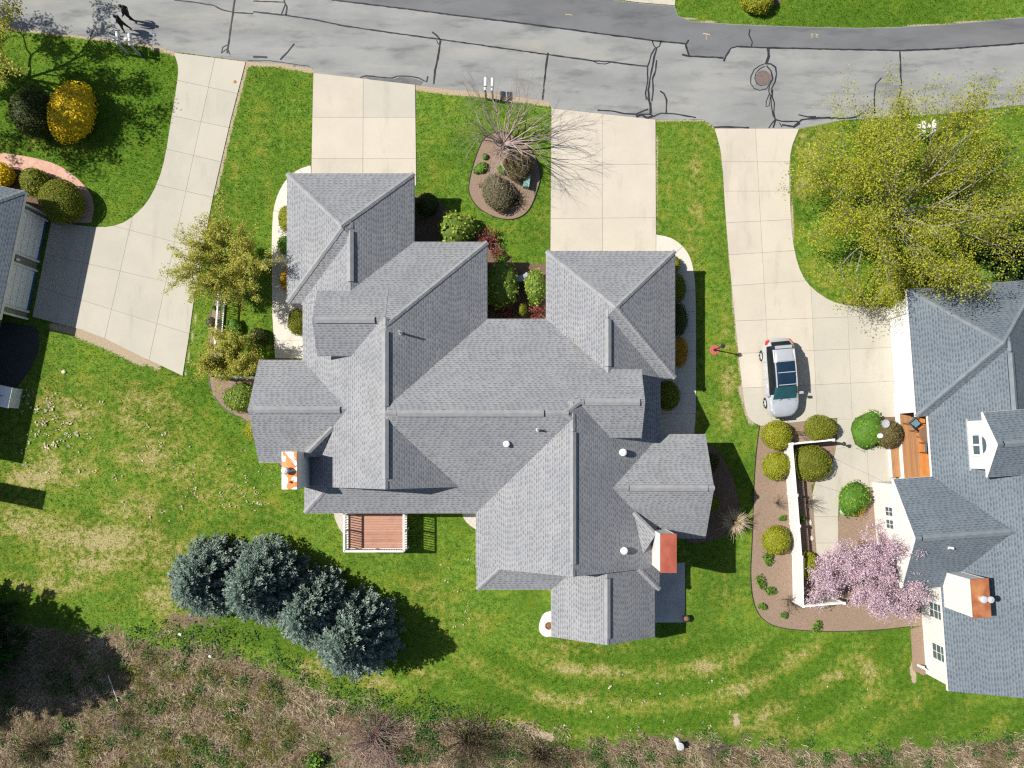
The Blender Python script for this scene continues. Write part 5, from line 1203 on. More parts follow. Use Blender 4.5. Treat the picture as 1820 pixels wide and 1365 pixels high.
# ------------------------------------------------------------------ porch deck of the white house, with furniture
pd = thing('porch_deck', 'orange stained porch deck with a lower step beside the white house', 'deck', (hr.org[0], hr.org[1], 0), RA)
c0 = Lr(1602, 738, .45); c1 = Lr(1672, 848, .45); y_t, y_b = c0[1] + .1, Lr(1606, 846, .45)[1]
x0d = Lr(1604, 800, .45)[0]; x1d = qx0 + 2.85
nbd = 30; bw = (x1d - x0d) / nbd
for k in range(nbd):
    b = MB(); b.box((x0d + k * bw, y_b - .25, .41), (x0d + (k + 1) * bw - .004, y_t, .45)); b.build('deck_board', M_DECKB if k < 9 else M_DECKO, pd)
x0s = Lr(1583, 800, .2)[0]; y_s = Lr(1585, 790, .2)[1]
for k in range(5):
    bw2 = (x0d - .07 - x0s) / 5; b = MB(); b.box((x0s + k * bw2, y_b - .05, .16), (x0s + (k + 1) * bw2 - .008, y_s, .2)); b.build('step_board', M_DECKB, pd)
b = MB(); b.box((x0d - .07, y_b - .25, 0), (x0d - .005, y_t, .456)); b.build('fascia_board', M_TRIM, pd)
b = MB(); b.box((x0s - .06, y_b - .05, 0), (x0s - .004, y_s, .206)); b.build('step_fascia', M_TRIM, pd)
b = MB(); b.box((x0s + .05, y_b - .30, 0), (x0s + .17, y_b - .18, 2.6)); b.build('porch_post', M_TRIM, pd)
def patio_chair(label, x, y, z, rz, group='blue grey patio chairs'):
    t = thing('patio_chair', label, 'chair', (x, y, z), rz, group)
    m = MB(); m.poly([(-.26, -.25, .42), (.26, -.25, .42), (.26, .25, .40), (-.26, .25, .40)]); m.poly([(-.26, -.25, .415), (-.26, .25, .395), (.26, .25, .395), (.26, -.25, .415)]); m.build('seat', M_BLUESEAT, t)
    m = MB(); m.poly([(-.26, .25, .42), (.26, .25, .42), (.24, .42, .92), (-.24, .42, .92)]); m.poly([(-.26, .26, .42), (-.24, .43, .92), (.24, .43, .92), (.26, .26, .42)]); m.build('backrest', M_BLUESEAT, t)
    for sx in (-1, 1):
        m = MB(); m.tube((sx * .29, -.28, 0), (sx * .29, -.26, .62), .018); m.tube((sx * .29, -.26, .62), (sx * .29, .33, .60), .022); m.tube((sx * .29, .33, .60), (sx * .29, .36, 0), .018); m.build('arm_frame', M_BLACK, t)
        m = MB(); m.tube((sx * .27, .24, .4), (sx * .25, .43, .95), .018); m.build('back_post', M_BLACK, t)
    m = MB(); m.tube((-.29, -.26, .41), (.29, -.26, .41), .016); m.build('front_bar', M_BLACK, t)
    m = MB(); m.tube((-.25, .43, .95), (.25, .43, .95), .016); m.build('top_bar', M_BLACK, t)
    return t
a = at(1625, 752, .85); patio_chair('blue grey chair turned askew at the upper corner of the porch deck', a[0], a[1], .45, 2.3)
a = at(1651, 795, .85); patio_chair('blue grey chair half under the eave at the lower side of the porch table', a[0], a[1], .45, 1.62)
a = at(1654, 750, .85); patio_chair('dark chair back almost hidden under the eave at the porch corner', a[0] + .1, a[1], .45, -.6)
a = at(1472, 999, .4); patio_chair('blue grey chair standing alone on the garden path near the cherry tree', a[0], a[1], .03, 2.75)
a = at(1648, 772, 1.1); t = thing('porch_table', 'round brown porch table with a white centrepiece under the eave', 'table', (a[0], a[1], .45))
m = MB(); m.lathe((0, 0, 0), [(.001, .66), (.50, .66), (.52, .69), (.50, .71), (.001, .715)], 24); m.build('tabletop', mottled('brown_glass_top', (.23, .13, .08), (.19, .11, .07), 5, .2, .5), t)
for k in range(4): m = MB(); m.tube((.3 * math.cos(k * 1.57 + .4), .3 * math.sin(k * 1.57 + .4), 0), (.42 * math.cos(k * 1.57 + .4), .42 * math.sin(k * 1.57 + .4), .66), .016); m.build('leg', M_BLACK, t)
m = MB(); m.lathe((a[0] + .12, a[1] + .02, 1.165), [(.05, 0), (.14, .03), (.19, .1), (.16, .17), (.08, .2), (.001, .2)], 10); tag(m.build('centrepiece', M_WHITEP, None, True), 'white flower bowl on the round porch table', 'bowl')

# ------------------------------------------------------------------ fences
def panel_fence(name, label, pts_, hts, post_every=2.3, solid=True, mat=M_TRIM, lattice=.28):
    P = [Vector((*at(x, y, h)[:2], 0)) for (x, y), h in zip(pts_, hts)]
    o = P[0].copy(); t = thing(name, label, 'fence', (o.x, o.y, 0)); h = hts[0]
    for i, (p, q) in enumerate(zip(P, P[1:])):
        hh = (hts[i] + hts[i + 1]) / 2; p = p - o; q = q - o; d = q - p; L = d.length; d.normalize(); n = max(1, round(L / post_every))
        for k in range(n):
            a = p + d * (L * k / n + .06); b = p + d * (L * (k + 1) / n - .06); u = Vector((0, 0, 1))
            m = MB(); m.bar(a + u * (hh - .05), b + u * (hh - .05), .09, .07); m.build('top_rail', mat, t)
            m = MB(); m.bar(a + u * .08, b + u * .08, .06, .12); m.build('bottom_rail', mat, t)
            if solid:
                zt = hh - .09 - lattice; nb2 = max(1, int((b - a).length / .16)); me = None
                dd = (b - a) / nb2; ang = math.atan2(dd.y, dd.x)
                for j in range(nb2):
                    if me is None: w = MB(); w.box((0, -.012, .14), (dd.length - .006, .012, zt)); ob = w.build('board', mat, t); me = ob.data
                    else: ob = link('board', me, t)
                    pp = a + dd * j; ob.location = (pp.x, pp.y, 0); ob.rotation_euler = (0, 0, ang)
                m = MB(); m.bar(a + u * (zt + .03), b + u * (zt + .03), .06, .06); m.build('middle_rail', mat, t)
                if lattice:
                    m = MB(); LL = (b - a).length; k2 = int(LL / .1); dv = (b - a).normalized()
                    for j in range(k2 + 1): s_ = a + dv * (LL * j / max(1, k2)); m.bar(s_ + u * (zt + .06), s_ + u * (hh - .08), .022, .022)
                    for zz in (zt + .13, zt + .22): m.bar(a + u * zz, b + u * zz, .018, .02)
                    m.build('lattice', mat, t)['kind'] = 'stuff'
            else:
                LL = (b - a).length; nb2 = int(LL / .13); dv = (b - a).normalized(); me = None
                for j in range(nb2 + 1):
                    if me is None: w = MB(); w.box((-.018, -.018, .1), (.018, .018, hh - .06)); ob = w.build('picket', mat, t); me = ob.data
                    else: ob = link('picket', me, t)
                    pp = a + dv * (LL * j / nb2); ob.location = (pp.x, pp.y, 0); ob.rotation_euler = (0, 0, math.atan2(dv.y, dv.x))
        for k in range(n + 1):
            c = p + d * (L * k / n)
            if k == 0 and i > 0: continue
            m = MB(); s_ = .065; m.box((c.x - s_, c.y - s_, 0), (c.x + s_, c.y + s_, hh + .05)); m.poly([(c.x - s_ - .015, c.y - s_ - .015, hh + .052), (c.x + s_ + .015, c.y - s_ - .015, hh + .052), (c.x + s_ + .015, c.y + s_ + .015, hh + .052), (c.x - s_ - .015, c.y + s_ + .015, hh + .052)])
            m.build('post', mat, t)
    return t
panel_fence('privacy_fence', 'tall white board fence with lattice top round the right garden', [(1481, 782), (1408, 789), (1416, 880), (1425, 990), (1429, 1078), (1500, 1072)], [1.35, 1.35, 1.35, 1.4, 1.6, 1.6])
panel_fence('picket_fence', 'white picket fence along the mulch strip by the curved driveway', [(388, 520), (382, 600), (379, 668)], [1.05, 1.05, 1.05], 2.2, False)
panel_fence('picket_fence', 'short white picket fence joining the lower end of the picket run to the gable', [(379, 668), (462, 671)], [1.05, 1.05], 1.4, False)
panel_fence('garden_wing_fence', 'short white wing fence between larger budding tree and left garage wall', [(460, 464), (516, 463)], [1.2, 1.2], 1.8, True, M_TRIM, 0)
panel_fence('picket_fence', 'stub of white fence at the lower corner of the white house', [(1640, 1186), (1660, 1200)], [.5, .5], 1.4, False)

# ------------------------------------------------------------------ small things
def mailbox(label, bx, by, rz, group='twin roadside mailboxes', paper=True, wood=M_TRIM):
    x, y, _ = at(bx, by); t = thing('mailbox', label, 'mailbox', (x, y, 0), rz, group)
    m = MB(); m.box((-.055, -.055, 0), (.055, .055, 1.25)); m.build('post', M_GREYP if wood is M_TRIM else wood, t)
    m = MB(); m.poly([(-.08, -.08, 1.25), (.08, -.08, 1.25), (.08, .08, 1.25), (-.08, .08, 1.25)]); 
    for a, b in (((-.08, -.08), (.08, -.08)), ((.08, -.08), (.08, .08)), ((.08, .08), (-.08, .08)), ((-.08, .08), (-.08, -.08))): m.poly([(*a, 1.252), (*b, 1.252), (0, 0, 1.34)])
    m.build('post_cap', M_TRIM, t)
    m = MB(); m.box((-.04, .0, 1.0), (.04, .62, 1.06)); m.build('arm', M_TRIM, t)
    m = MB(); pr = [(-.09, 1.07), (.09, 1.07), (.09, 1.20)] + [(.09 * math.cos(k * math.pi / 8), 1.20 + .09 * math.sin(k * math.pi / 8)) for k in range(1, 8)] + [(-.09, 1.20)]
    f = [(p, .16, q) for p, q in pr]; b = [(p, .66, q) for p, q in pr]
    m.poly(f); m.poly(b[::-1])
    for i in range(len(pr)): m.poly([f[i], b[i], b[(i + 1) % len(pr)], f[(i + 1) % len(pr)]])
    m.build('box', M_TRIM, t)
    m = MB(); m.box((.092, .3, 1.16), (.1, .33, 1.38)); m.build('flag', M_REDSTONE, t)
    if paper: m = MB(); m.box((-.36, .22, 1.0), (-.20, .46, 1.16)); m.box((-.2, .3, 1.02), (-.05, .34, 1.05)); m.build('paper_box', M_TRIM, t)
mailbox('left mailbox of the white pair at the curved driveway mouth', 229, 97, .08); mailbox('right mailbox of the white pair at the curved driveway mouth', 250, 99, .08)
mailbox('left mailbox of the pair behind the bare tree', 864, 176, -.02, paper=False); mailbox('right mailbox of the pair behind the bare tree', 876, 177, -.02, paper=False)
mailbox('left mailbox of the pair half hidden under the spring tree', 1622, 250, -.05); mailbox('right mailbox of the pair half hidden under the spring tree', 1640, 249, -.05)
# utility box
x, y, _ = at(936, 326); t = thing('utility_box', 'pale green metal utility box in the mulch island', 'utility box', (x, y, 0), -.14)
m = MB(); m.box((-.17, -.36, 0), (.17, .36, .48)); m.build('body', M_GREENBOX, t)
m = MB(); m.box((-.185, -.375, .48), (.185, .375, .53)); m.build('lid', M_GREENBOX, t)
m = MB(); m.box((-.182, -.2, .2), (-.171, .2, .42)); m.build('panel', M_GREENBOX, t)
# curved bench
x, y, _ = at(919, 489, .45); t = thing('stone_bench', 'grey curved stone bench in the shaded front bed', 'bench', (x, y, 0), -.25)
m = MB(); n = 12; inn = []; out = []
for k in range(n + 1):
    a = math.radians(205 + 130 * k / n); inn.append((.55 * math.cos(a), .55 + .55 * math.sin(a))); out.append((.92 * math.cos(a), .55 + .92 * math.sin(a)))
m.prism(out + inn[::-1], .40, .48); m.build('seat', M_STONE, t)
for k in (2, 10):
    a = math.radians(205 + 130 * k / n); c = (.735 * math.cos(a), .55 + .735 * math.sin(a)); m = MB(); m.box((c[0] - .09, c[1] - .09, 0), (c[0] + .09, c[1] + .09, .40)); m.build('leg', M_STONE, t)
# lamp post
x, y, _ = at(1270, 622); t = thing('lamp_post', 'black garden lamp post on a red stone ring beside the long driveway', 'lamp post', (x, y, 0))
m = MB(); m.lathe((0, 0, 0), [(.30, 0), (.29, .03), (.001, .035)], 20); m.build('stone_ring', M_REDSTONE, t)
m = MB(); m.lathe((0, 0, 0), [(.09, 0), (.09, .1), (.04, .16), (.035, 1.45), (.07, 1.47), (.07, 1.5)], 12); m.build('post', M_BLACK, t)
m = MB(); m.lathe((0, 0, 1.5), [(.07, 0), (.11, .22), (.001, .22)], 6); m.build('lantern_glass', M_GLASS, t)
m = MB(); m.lathe((0, 0, 1.72), [(.15, 0), (.14, .03), (.05, .12), (.02, .14), (.02, .2), (.001, .21)], 6); m.build('lantern_roof', M_BLACK, t)
x, y, _ = at(1489, 789); t = thing('garden_lantern', 'small black lantern at the end of the white fence by the path', 'lantern', (x, y, 0))
m = MB(); m.tube((0, 0, 0), (0, 0, .6), .02, .02); m.build('stake', M_BLACK, t)
m = MB(); m.lathe((0, 0, .6), [(.06, 0), (.09, .2), (.13, .21), (.03, .3), (.001, .31)], 8); m.build('lamp_head', M_BLACK, t)
# cleanout pipe
x, y, _ = at(1206, 1321); t = thing('sewer_cleanout', 'white capped pipe standing at the edge of the brush', 'pipe', (x, y, 0))
m = MB(); m.lathe((0, 0, 0), [(.19, 0), (.19, .45), (.22, .46), (.22, .52)], 20); m.build('pipe', M_WHITEP, t)
m = MB(); m.lathe((0, 0, .50), [(.20, 0), (.20, .05), (.12, .06), (.001, .065)], 20); m.build('cap', M_METAL, t)
m = MB(); m.lathe((-.12, .22, 0), [(.17, 0), (.15, .12), (.06, .2), (.001, .22)], 14); m.build('splash_dome', M_WHITEP, t, True)
# pots
x, y, _ = at(1217, 1097); t = thing('planter', 'dark round planter on the shaded patio', 'planter', (x, y, .05))
m = MB(); m.lathe((0, 0, 0), [(.14, 0), (.20, .34), (.22, .36), (.18, .36), (.17, .30)], 18); m.build('pot', M_BLACK, t)
m = MB(); m.lathe((0, 0, .28), [(.16, 0), (.14, .08), (.001, .11)], 12); m.build('soil', M_CLAY, t)
x, y, _ = at(975, 1110); t = thing('brown_planter', 'brown planter standing in white gravel at the rear gable', 'planter', (x, y, .03))
m = MB(); m.lathe((0, 0, 0), [(.17, 0), (.22, .28), (.24, .3), (.20, .3), (.19, .24)], 18); m.build('pot', M_COPPER2, t)
m = MB(); m.lathe((0, 0, .22), [(.19, 0), (.12, .06), (.001, .08)], 12); m.build('soil', M_CLAY, t)
# white cabinet in the shade of the left house
a = at(22, 689, .95); t = thing('storage_cabinet', 'white lidded cabinet in the shade at the left edge', 'cabinet', (a[0], a[1], 0), LA)
m = MB(); m.box((-1.35, -1.22, 0), (-.03, -.03, .90)); m.build('body', M_WHITEP, t)
m = MB(); m.box((-1.4, -1.25, .90), (0, 0, .96)); m.build('lid', M_WHITEP, t)
m = MB(); m.box((-.62, -.62, .96), (-.45, -.58, .975)); m.build('handle', M_BLACK, t)
# garden ornaments and stones
def rock(label, px, py, r, mat, seed, name='garden_rock'):
    x, y, _ = at(px, py); rg_ = np.random.default_rng(seed); bm = bmesh.new(); bmesh.ops.create_icosphere(bm, subdivisions=2, radius=r)
    for v in bm.verts: v.co *= rg_.uniform(.8, 1.15); v.co.z = max(v.co.z * .6, -.02)
    me = bpy.data.meshes.new(name); bm.to_mesh(me); bm.free(); o = link(name, me, None, [mat]); o.location = (x, y, .03); o.rotation_euler = (0, 0, seed); return tag(o, label, 'rock')
rock('pale flat rock inside the fence above the other one', 1438, 929, .17, M_ROCK, 1); rock('pale flat rock inside the fence below the other one', 1442, 957, .16, M_ROCK, 2)
rock('dark grey stone between the bright green shrub and the path', 1498, 909, .22, M_STONE, 3); rock('whitish round stone on the left lawn below the curved driveway', 114, 661, .13, M_ROCK, 4)
for lb, px, py in (('grey birdbath in the porch bed beside the green shrub', 1557, 754), ):
    x, y, _ = at(px, py); t = thing('birdbath', lb, 'birdbath', (x, y, 0)); m = MB(); m.lathe((0, 0, 0), [(.14, 0), (.06, .1), (.05, .95), (.12, 1.0)], 12); m.build('pedestal', M_STONE, t)
    m = MB(); m.lathe((0, 0, 1.0), [(.08, 0), (.24, .08), (.25, .1), (.2, .07), (.001, .05)], 18); m.build('basin', M_STONE, t)
x, y, _ = at(1551, 775); m = MB(); m.lathe((x, y, 0), [(.05, 0), (.09, .75), (.16, .85), (.13, .98), (.001, 1.02)], 14); tag(m.build('gazing_ball', M_WHITEP, None, True), 'white globe ornament at the lower rim of the porch bed', 'ornament')
# fallen white pole in the shaded brush
p = at(192, 1200, .12); q = at(210, 1248, .05); m = MB(); m.tube(p, q, .035, .03, 7); tag(m.build('plastic_pipe', M_WHITEP), 'pale pipe lying in the dark shade of the brush', 'pipe')
for lb, px, py in (('white scrap on the brown brush below the first spruce', 375, 1165), ('white scrap in the green ground cover at the brush edge', 322, 1126)):
    x, y, _ = at(px, py); m = MB(); m.poly([(x - .09, y - .06, .13), (x + .07, y - .09, .15), (x + .1, y + .05, .12), (x - .02, y + .1, .2), (x - .1, y + .03, .12)]); tag(m.build('paper_scrap', M_WHITEP), lb, 'litter')
# ------------------------------------------------------------------ car
def make_car(px, py, rz):
    x, y, _ = at(px, py, .8); t = thing('silver_car', 'silver crossover with glass roof parked nose down on the long driveway', 'car', (x, y, .034), rz)
    #   y     zlow wlow  zmid wmid  zbelt wbelt zroof wroof
    T = [(-2.38, .42, .34, .62, .40, .80, .36, .82, .20), (-2.30, .33, .62, .62, .68, .93, .60, .95, .40), (-2.12, .28, .80, .62, .85, 1.04, .77, 1.08, .54), (-1.86, .26, .87, .62, .92, 1.09, .84, 1.36, .60),
         (-1.62, .25, .89, .62, .94, 1.09, .87, 1.56, .62), (-1.2, .24, .89, .62, .945, 1.07, .885, 1.63, .63), (-.9, .23, .89, .62, .945, 1.06, .89, 1.655, .635), (-.3, .22, .89, .62, .945, 1.04, .895, 1.67, .64), (.3, .22, .89, .62, .945, 1.03, .895, 1.64, .635),
         (.55, .22, .89, .62, .945, 1.02, .895, 1.58, .63), (1.05, .22, .89, .62, .945, 1.01, .89, 1.23, .68), (1.32, .23, .89, .62, .94, 1.0, .885, 1.05, .72), (1.42, .23, .89, .62, .94, .995, .88, 1.03, .72), (1.75, .25, .88, .62, .92, .96, .85, 1.0, .66), (2.05, .28, .80, .60, .84, .88, .74, .93, .54),
         (2.27, .32, .60, .56, .64, .76, .54, .80, .36), (2.37, .40, .36, .54, .40, .66, .34, .68, .20)]
    m = MB(); mats = [M_PAINT, M_CARGLASS, M_SIDEGLASS, M_ROOFGLASS, M_BLACK, M_PAINT]
    rows = []
    for (yy, zl, wl, zm, wm, zb, wb, zr, wr) in T:
        h = [(wl * .9, zl - .04), (wl, zl), (wm, zm), (wb, zb), (wr, zr), (wr * .62, zr + .022), (0, zr + .035)]
        rows.append([(a, yy, b) for a, b in h] + [(-a, yy, b) for a, b in h[-2::-1]])
    nr = len(rows[0])
    bmx = bmesh.new(); vs = [[bmx.verts.new(p) for p in r] for r in rows]
    for i in range(len(rows) - 1):
        ya = (T[i][0] + T[i + 1][0]) / 2
        for j in range(nr - 1):
            f = bmx.faces.new([vs[i][j], vs[i][j + 1], vs[i + 1][j + 1], vs[i + 1][j]]); jj = min(j, nr - 2 - j); mi = 0
            if jj == 3 and -1.75 < ya < 1.1: mi = 2
            if jj >= 4:
                if .55 < ya < 1.32: mi = 1
                elif -2.12 < ya < -1.62: mi = 2
                elif -.95 < ya < .56: mi = 3
                elif -.95 < ya < .56 and jj == 4 and False: mi = 3
            f.material_index = mi
    for r in (vs[0], vs[-1]): bmx.faces.new(r)
    bmesh.ops.recalc_face_normals(bmx, faces=bmx.faces)
    me = bpy.data.meshes.new('car_shell'); bmx.to_mesh(me); bmx.free()
    tmp = bpy.data.objects.new('car_shell', me); COL.objects.link(tmp)
    for q in mats: me.materials.append(q)
    mod = tmp.modifiers.new('s', 'SUBSURF'); mod.levels = 2; mod.render_levels = 2
    dgp = bpy.context.evaluated_depsgraph_get(); ev = tmp.evaluated_get(dgp); em = bpy.data.meshes.new_from_object(ev)
    V = np.array([v.co[:] for v in em.vertices])
    for mi, nm in ((0, 'body'), (1, 'windshield'), (2, 'side_window'), (3, 'glass_roof')):
        fs = [tuple(p.vertices) for p in em.polygons if p.material_index == mi]
        if not fs: continue
        groups = [fs]
        if nm == 'side_window': groups = [[f for f in fs if V[f[0]][0] > .3 and V[f[0]][1] > -1.75], [f for f in fs if V[f[0]][0] < -.3 and V[f[0]][1] > -1.75], [f for f in fs if not (abs(V[f[0]][0]) > .3 and V[f[0]][1] > -1.75)]]
        for gi, g in enumerate(groups):
            if not g: continue
            mm = bpy.data.meshes.new(nm); mm.from_pydata([tuple(v) for v in V], [], g)
            b2 = bmesh.new(); b2.from_mesh(mm); bmesh.ops.delete(b2, geom=[v for v in b2.verts if not v.link_faces], context='VERTS'); b2.to_mesh(mm); b2.free()
            mm.polygons.foreach_set('use_smooth', [True] * len(mm.polygons)); link('rear_window' if gi == 2 else nm, mm, t, [mats[mi]])
    bpy.data.objects.remove(tmp)
    for sx in (-1, 1):
        for yy in (1.42, -1.42):
            w = MB(); n = 24; c = Vector((sx * .815, yy, .35))
            prof = [(.20, .12), (.31, .12), (.35, .08), (.35, -.08), (.31, -.12), (.2, -.12)]
            rings = [[(c.x + o * sx, c.y + r * math.cos(6.283 * k / n), c.z + r * math.sin(6.283 * k / n)) for k in range(n)] for r, o in prof]
            for a, b in zip(rings, rings[1:]):
                for k in range(n): w.poly([a[k], a[(k + 1) % n], b[(k + 1) % n], b[k]])
            wh = w.build('wheel', M_TYRE, t, True)
            w = MB(); w.poly([(c.x + .085 * sx, c.y + .21 * math.cos(6.283 * k / n), c.z + .21 * math.sin(6.283 * k / n)) for k in range(n)], 1)
            for k in range(5):
                a = 6.283 * k / 5; w.bar((c.x + .10 * sx, c.y, c.z), (c.x + .115 * sx, c.y + .22 * math.cos(a), c.z + .22 * math.sin(a)), .03, .07)
            w.lathe((c.x, c.y, c.z), [(.001, 0)], 3) if False else None
            w.build('rim', [M_METAL, M_BLACK], wh)
        # rear lights, headlights, mirrors, rails, handles
        w = MB(); w.poly([(sx * .52, -2.24, .90), (sx * .70, -2.17, .92), (sx * .80, -1.98, 1.0), (sx * .74, -1.98, 1.07), (sx * .58, -2.15, 1.02)]); w.poly([(sx * .55, -2.27, .82), (sx * .73, -2.20, .82), (sx * .83, -1.98, .9), (sx * .80, -1.98, 1.0), (sx * .70, -2.17, .92), (sx * .52, -2.24, .90)]); o = w.build('tail_light', M_REDL, t); so = o.modifiers.new('s', 'SOLIDIFY'); so.thickness = .09; so.offset = 0
        w = MB(); P = [(sx * .50, 2.20, .80), (sx * .70, 2.06, .82), (sx * .83, 1.80, .90), (sx * .77, 1.80, .96), (sx * .56, 2.12, .88)]; w.poly(P if sx > 0 else P[::-1]); w.poly([(a, b - .05, c - .05) for a, b, c in P]); w.build('headlight', M_HEAD, t)
        w = MB(); w.box((min(sx * .90, sx * 1.10), .93, 1.02), (max(sx * .90, sx * 1.10), 1.08, 1.16)); o = w.build('mirror', M_PAINT, t); bv = o.modifiers.new('b', 'BEVEL'); bv.width = .04; bv.segments = 2
        w = MB(); pr = [(sx * .585, yy, 1.635 - .045 * abs(yy + .35) ** 1.7) for yy in np.linspace(-1.55, .62, 9)]
        for a, b in zip(pr, pr[1:]): w.bar(a, b, .05, .07)
        w.build('roof_rail', M_METAL, t)
        for yy in (-.55, .45): w = MB(); w.box((min(sx * .93, sx * .965), yy - .11, .84), (max(sx * .93, sx * .965), yy + .11, .875)); w.build('door_handle', M_METAL, t)
    for yy in (-.92, -.22, .50): w = MB(); w.bar((-.5, yy, 1.715 - .05 * (yy > .4) - .015 * (yy < -.8)), (.5, yy, 1.715 - .05 * (yy > .4) - .015 * (yy < -.8)), .045, .02); w.build('roof_bar', M_PAINT, t)
    for sx in (-1, 1):
        w = MB(); w.bar((sx * .30, 1.36, 1.085), (sx * .02, 1.20, 1.16), .025, .02); w.build('wiper', M_BLACK, t)
        for ya in (-.98, .02, 1.0): w = MB(); w.bar((sx * .932, ya, .45), (sx * .905, ya, 1.0), .012, .012); w.build('door_seam', M_BLACK, t)
    w = MB(); w.bar((-.70, 1.44, 1.028), (.70, 1.44, 1.028), .025, .012); w.build('hood_seam', M_BLACK, t)
    w = MB(); w.bar((-.42, 2.36, .58), (.42, 2.36, .58), .12, .2); w.build('grille', M_BLACK, t)
    w = MB(); w.bar((-.5, -1.72, 1.56), (.5, -1.72, 1.56), .18, .03); w.build('spoiler', M_PAINT, t)
    return t
M_PAINT = mottled('silver_car_paint', (.55, .57, .60), (.52, .54, .57), 3, .3, .5, metal=.4, coat=.5)
M_CARGLASS = glass_mat('teal_windshield', (.014, .055, .062), .05); M_SIDEGLASS = glass_mat('dark_car_glass', (.010, .012, .016), .05); M_ROOFGLASS = glass_mat('navy_roof_glass', (.008, .020, .038), .06)
M_TYRE = mottled('tyre_rubber', (.02, .02, .02), (.03, .03, .03), 8, .85); M_REDL = mottled('red_lamp_lens', (.45, .02, .02), (.5, .03, .03), 5, .2, .5); M_HEAD = mottled('clear_lamp_lens', (.55, .57, .6), (.65, .67, .7), 5, .1, .6)
make_car(1388, 671, math.pi + math.radians(5.0))

# ------------------------------------------------------------------ two people walking on the road
M_SKIN = mottled('skin', (.42, .26, .19), (.38, .23, .17), 9, .6)
M_HAIR = mottled('dark_hair', (.02, .014, .01), (.035, .024, .018), 20, .6)
def person(label, px, py, rz, hgt, phase, top, legs):
    x, y, _ = at(px, py); t = thing('person', label, 'person', (x, y, .006), rz, None); s = hgt / 1.75
    st = .17 * phase
    J = {'pel': (0, 0, .95), 'waist': (0, .0, 1.08), 'chest': (0, .01, 1.30), 'neck': (0, .015, 1.47), 'chin': (0, .02, 1.53), 'head': (0, .03, 1.62), 'crown': (0, .03, 1.69)}
    V = list(J.values()); names = list(J); E = [(0, 1), (1, 2), (2, 3), (3, 4), (4, 5), (5, 6)]; Rd = [.175, .17, .19, .07, .075, .095, .055]
    def add(par, p, r): V.append(p); E.append((par, len(V) - 1)); Rd.append(r); return len(V) - 1
    for sx in (-1, 1):
        f = st * sx
        h = add(0, (sx * .09, 0, .90), .125); k = add(h, (sx * .10, f * .75 + .03, .50), .085); a = add(k, (sx * .10, f * 1.25 - (.05 if f < 0 else 0), .09 + (.05 if f < 0 else 0)), .042); add(a, (sx * .11, f * 1.25 + .15, .035 + (.02 if f < 0 else 0)), .036)
        sh = add(2, (sx * .17, .0, 1.40), .08); el = add(sh, (sx * .235, -f * .45 - .02, 1.13), .065); wr = add(el, (sx * .235, -f * .8 + .12, .92), .032)
        pm = add(wr, (sx * .23, -f * .85 + .15, .86), .026)
        for q, (ox_, L_) in enumerate(((-.022, .07), (-.007, .08), (.008, .078), (.022, .065))):
            k1 = add(pm, (sx * .23 + ox_ * .4, -f * .85 + .15 + ox_, .83), .010); add(k1, (sx * .225 + ox_ * .4, -f * .85 + .165 + ox_, .83 - L_), .008)
        th = add(pm, (sx * .215, -f * .85 + .185, .84), .010); add(th, (sx * .21, -f * .85 + .205, .80), .009)
    me = bpy.data.meshes.new('body'); me.from_pydata([tuple(c * s for c in v) for v in V], E, []); o = link('body', me, t)
    sk = o.modifiers.new('skin', 'SKIN'); sk.use_smooth_shade = True
    for v, r in zip(me.skin_vertices[0].data, Rd): v.radius = (r * s, r * s * .85)
    me.skin_vertices[0].data[0].use_root = True
    sb = o.modifiers.new('sub', 'SUBSURF'); sb.levels = 1; sb.render_levels = 1
    ev = o.evaluated_get(bpy.context.evaluated_depsgraph_get()); em = bpy.data.meshes.new_from_object(ev); o.modifiers.clear(); o.data = em; em.name = 'body'
    em.materials.clear()
    for q in (M_SKIN, legs, top, M_BLACK): em.materials.append(q)
    for p in em.polygons:
        c = p.center / s; mi = 2
        if c.z > 1.49 or (c.z < .93 and abs(c.x) > .185 and c.z > .7): mi = 0
        elif c.z < .11: mi = 3
        elif c.z < 1.0 and abs(c.x) < .19: mi = 1
        p.material_index = mi; p.use_smooth = True
    # hair cap, nose, eyes
    b = bmesh.new(); bmesh.ops.create_icosphere(b, subdivisions=3, radius=.108 * s)
    bmesh.ops.delete(b, geom=[v for v in b.verts if v.co.y > .055 * s and v.co.z < .045 * s], context='VERTS')
    hm = bpy.data.meshes.new('hair'); b.to_mesh(hm); b.free(); ho = link('hair', hm, t, [M_HAIR]); ho.location = (0, .018 * s, 1.635 * s); ho.scale = (.9, 1.02, 1.0)
    m = MB(); m.poly([(-.014, .108, 1.60), (.014, .108, 1.60), (0, .138, 1.605)]); m.poly([(-.014, .108, 1.60), (0, .138, 1.605), (0, .112, 1.645)]); m.poly([(.014, .108, 1.60), (0, .112, 1.645), (0, .138, 1.605)]); o = m.build('nose', M_SKIN, t); o.scale = (s, s, s)
    for sx in (-1, 1):
        m = MB(); m.lathe((sx * .034, .103, 1.63), [(.001, -.01), (.011, 0), (.001, .01)], 8); o = m.build('eye', M_BLACK, t); o.scale = (s, s, s)
        m = MB(); m.lathe((sx * .093, .02, 1.60), [(.001, -.03), (.016, -.01), (.016, .02), (.001, .035)], 8); o = m.build('ear', M_SKIN, t); o.scale = (s, s, s)
    return t
M_CLOTH1 = mottled('black_jacket', (.016, .014, .015), (.035, .03, .03), 12, .85); M_CLOTH2 = mottled('charcoal_jacket', (.018, .017, .02), (.03, .028, .03), 12, .85); M_PANTS = mottled('black_trousers', (.010, .010, .013), (.018, .018, .022), 12, .85)
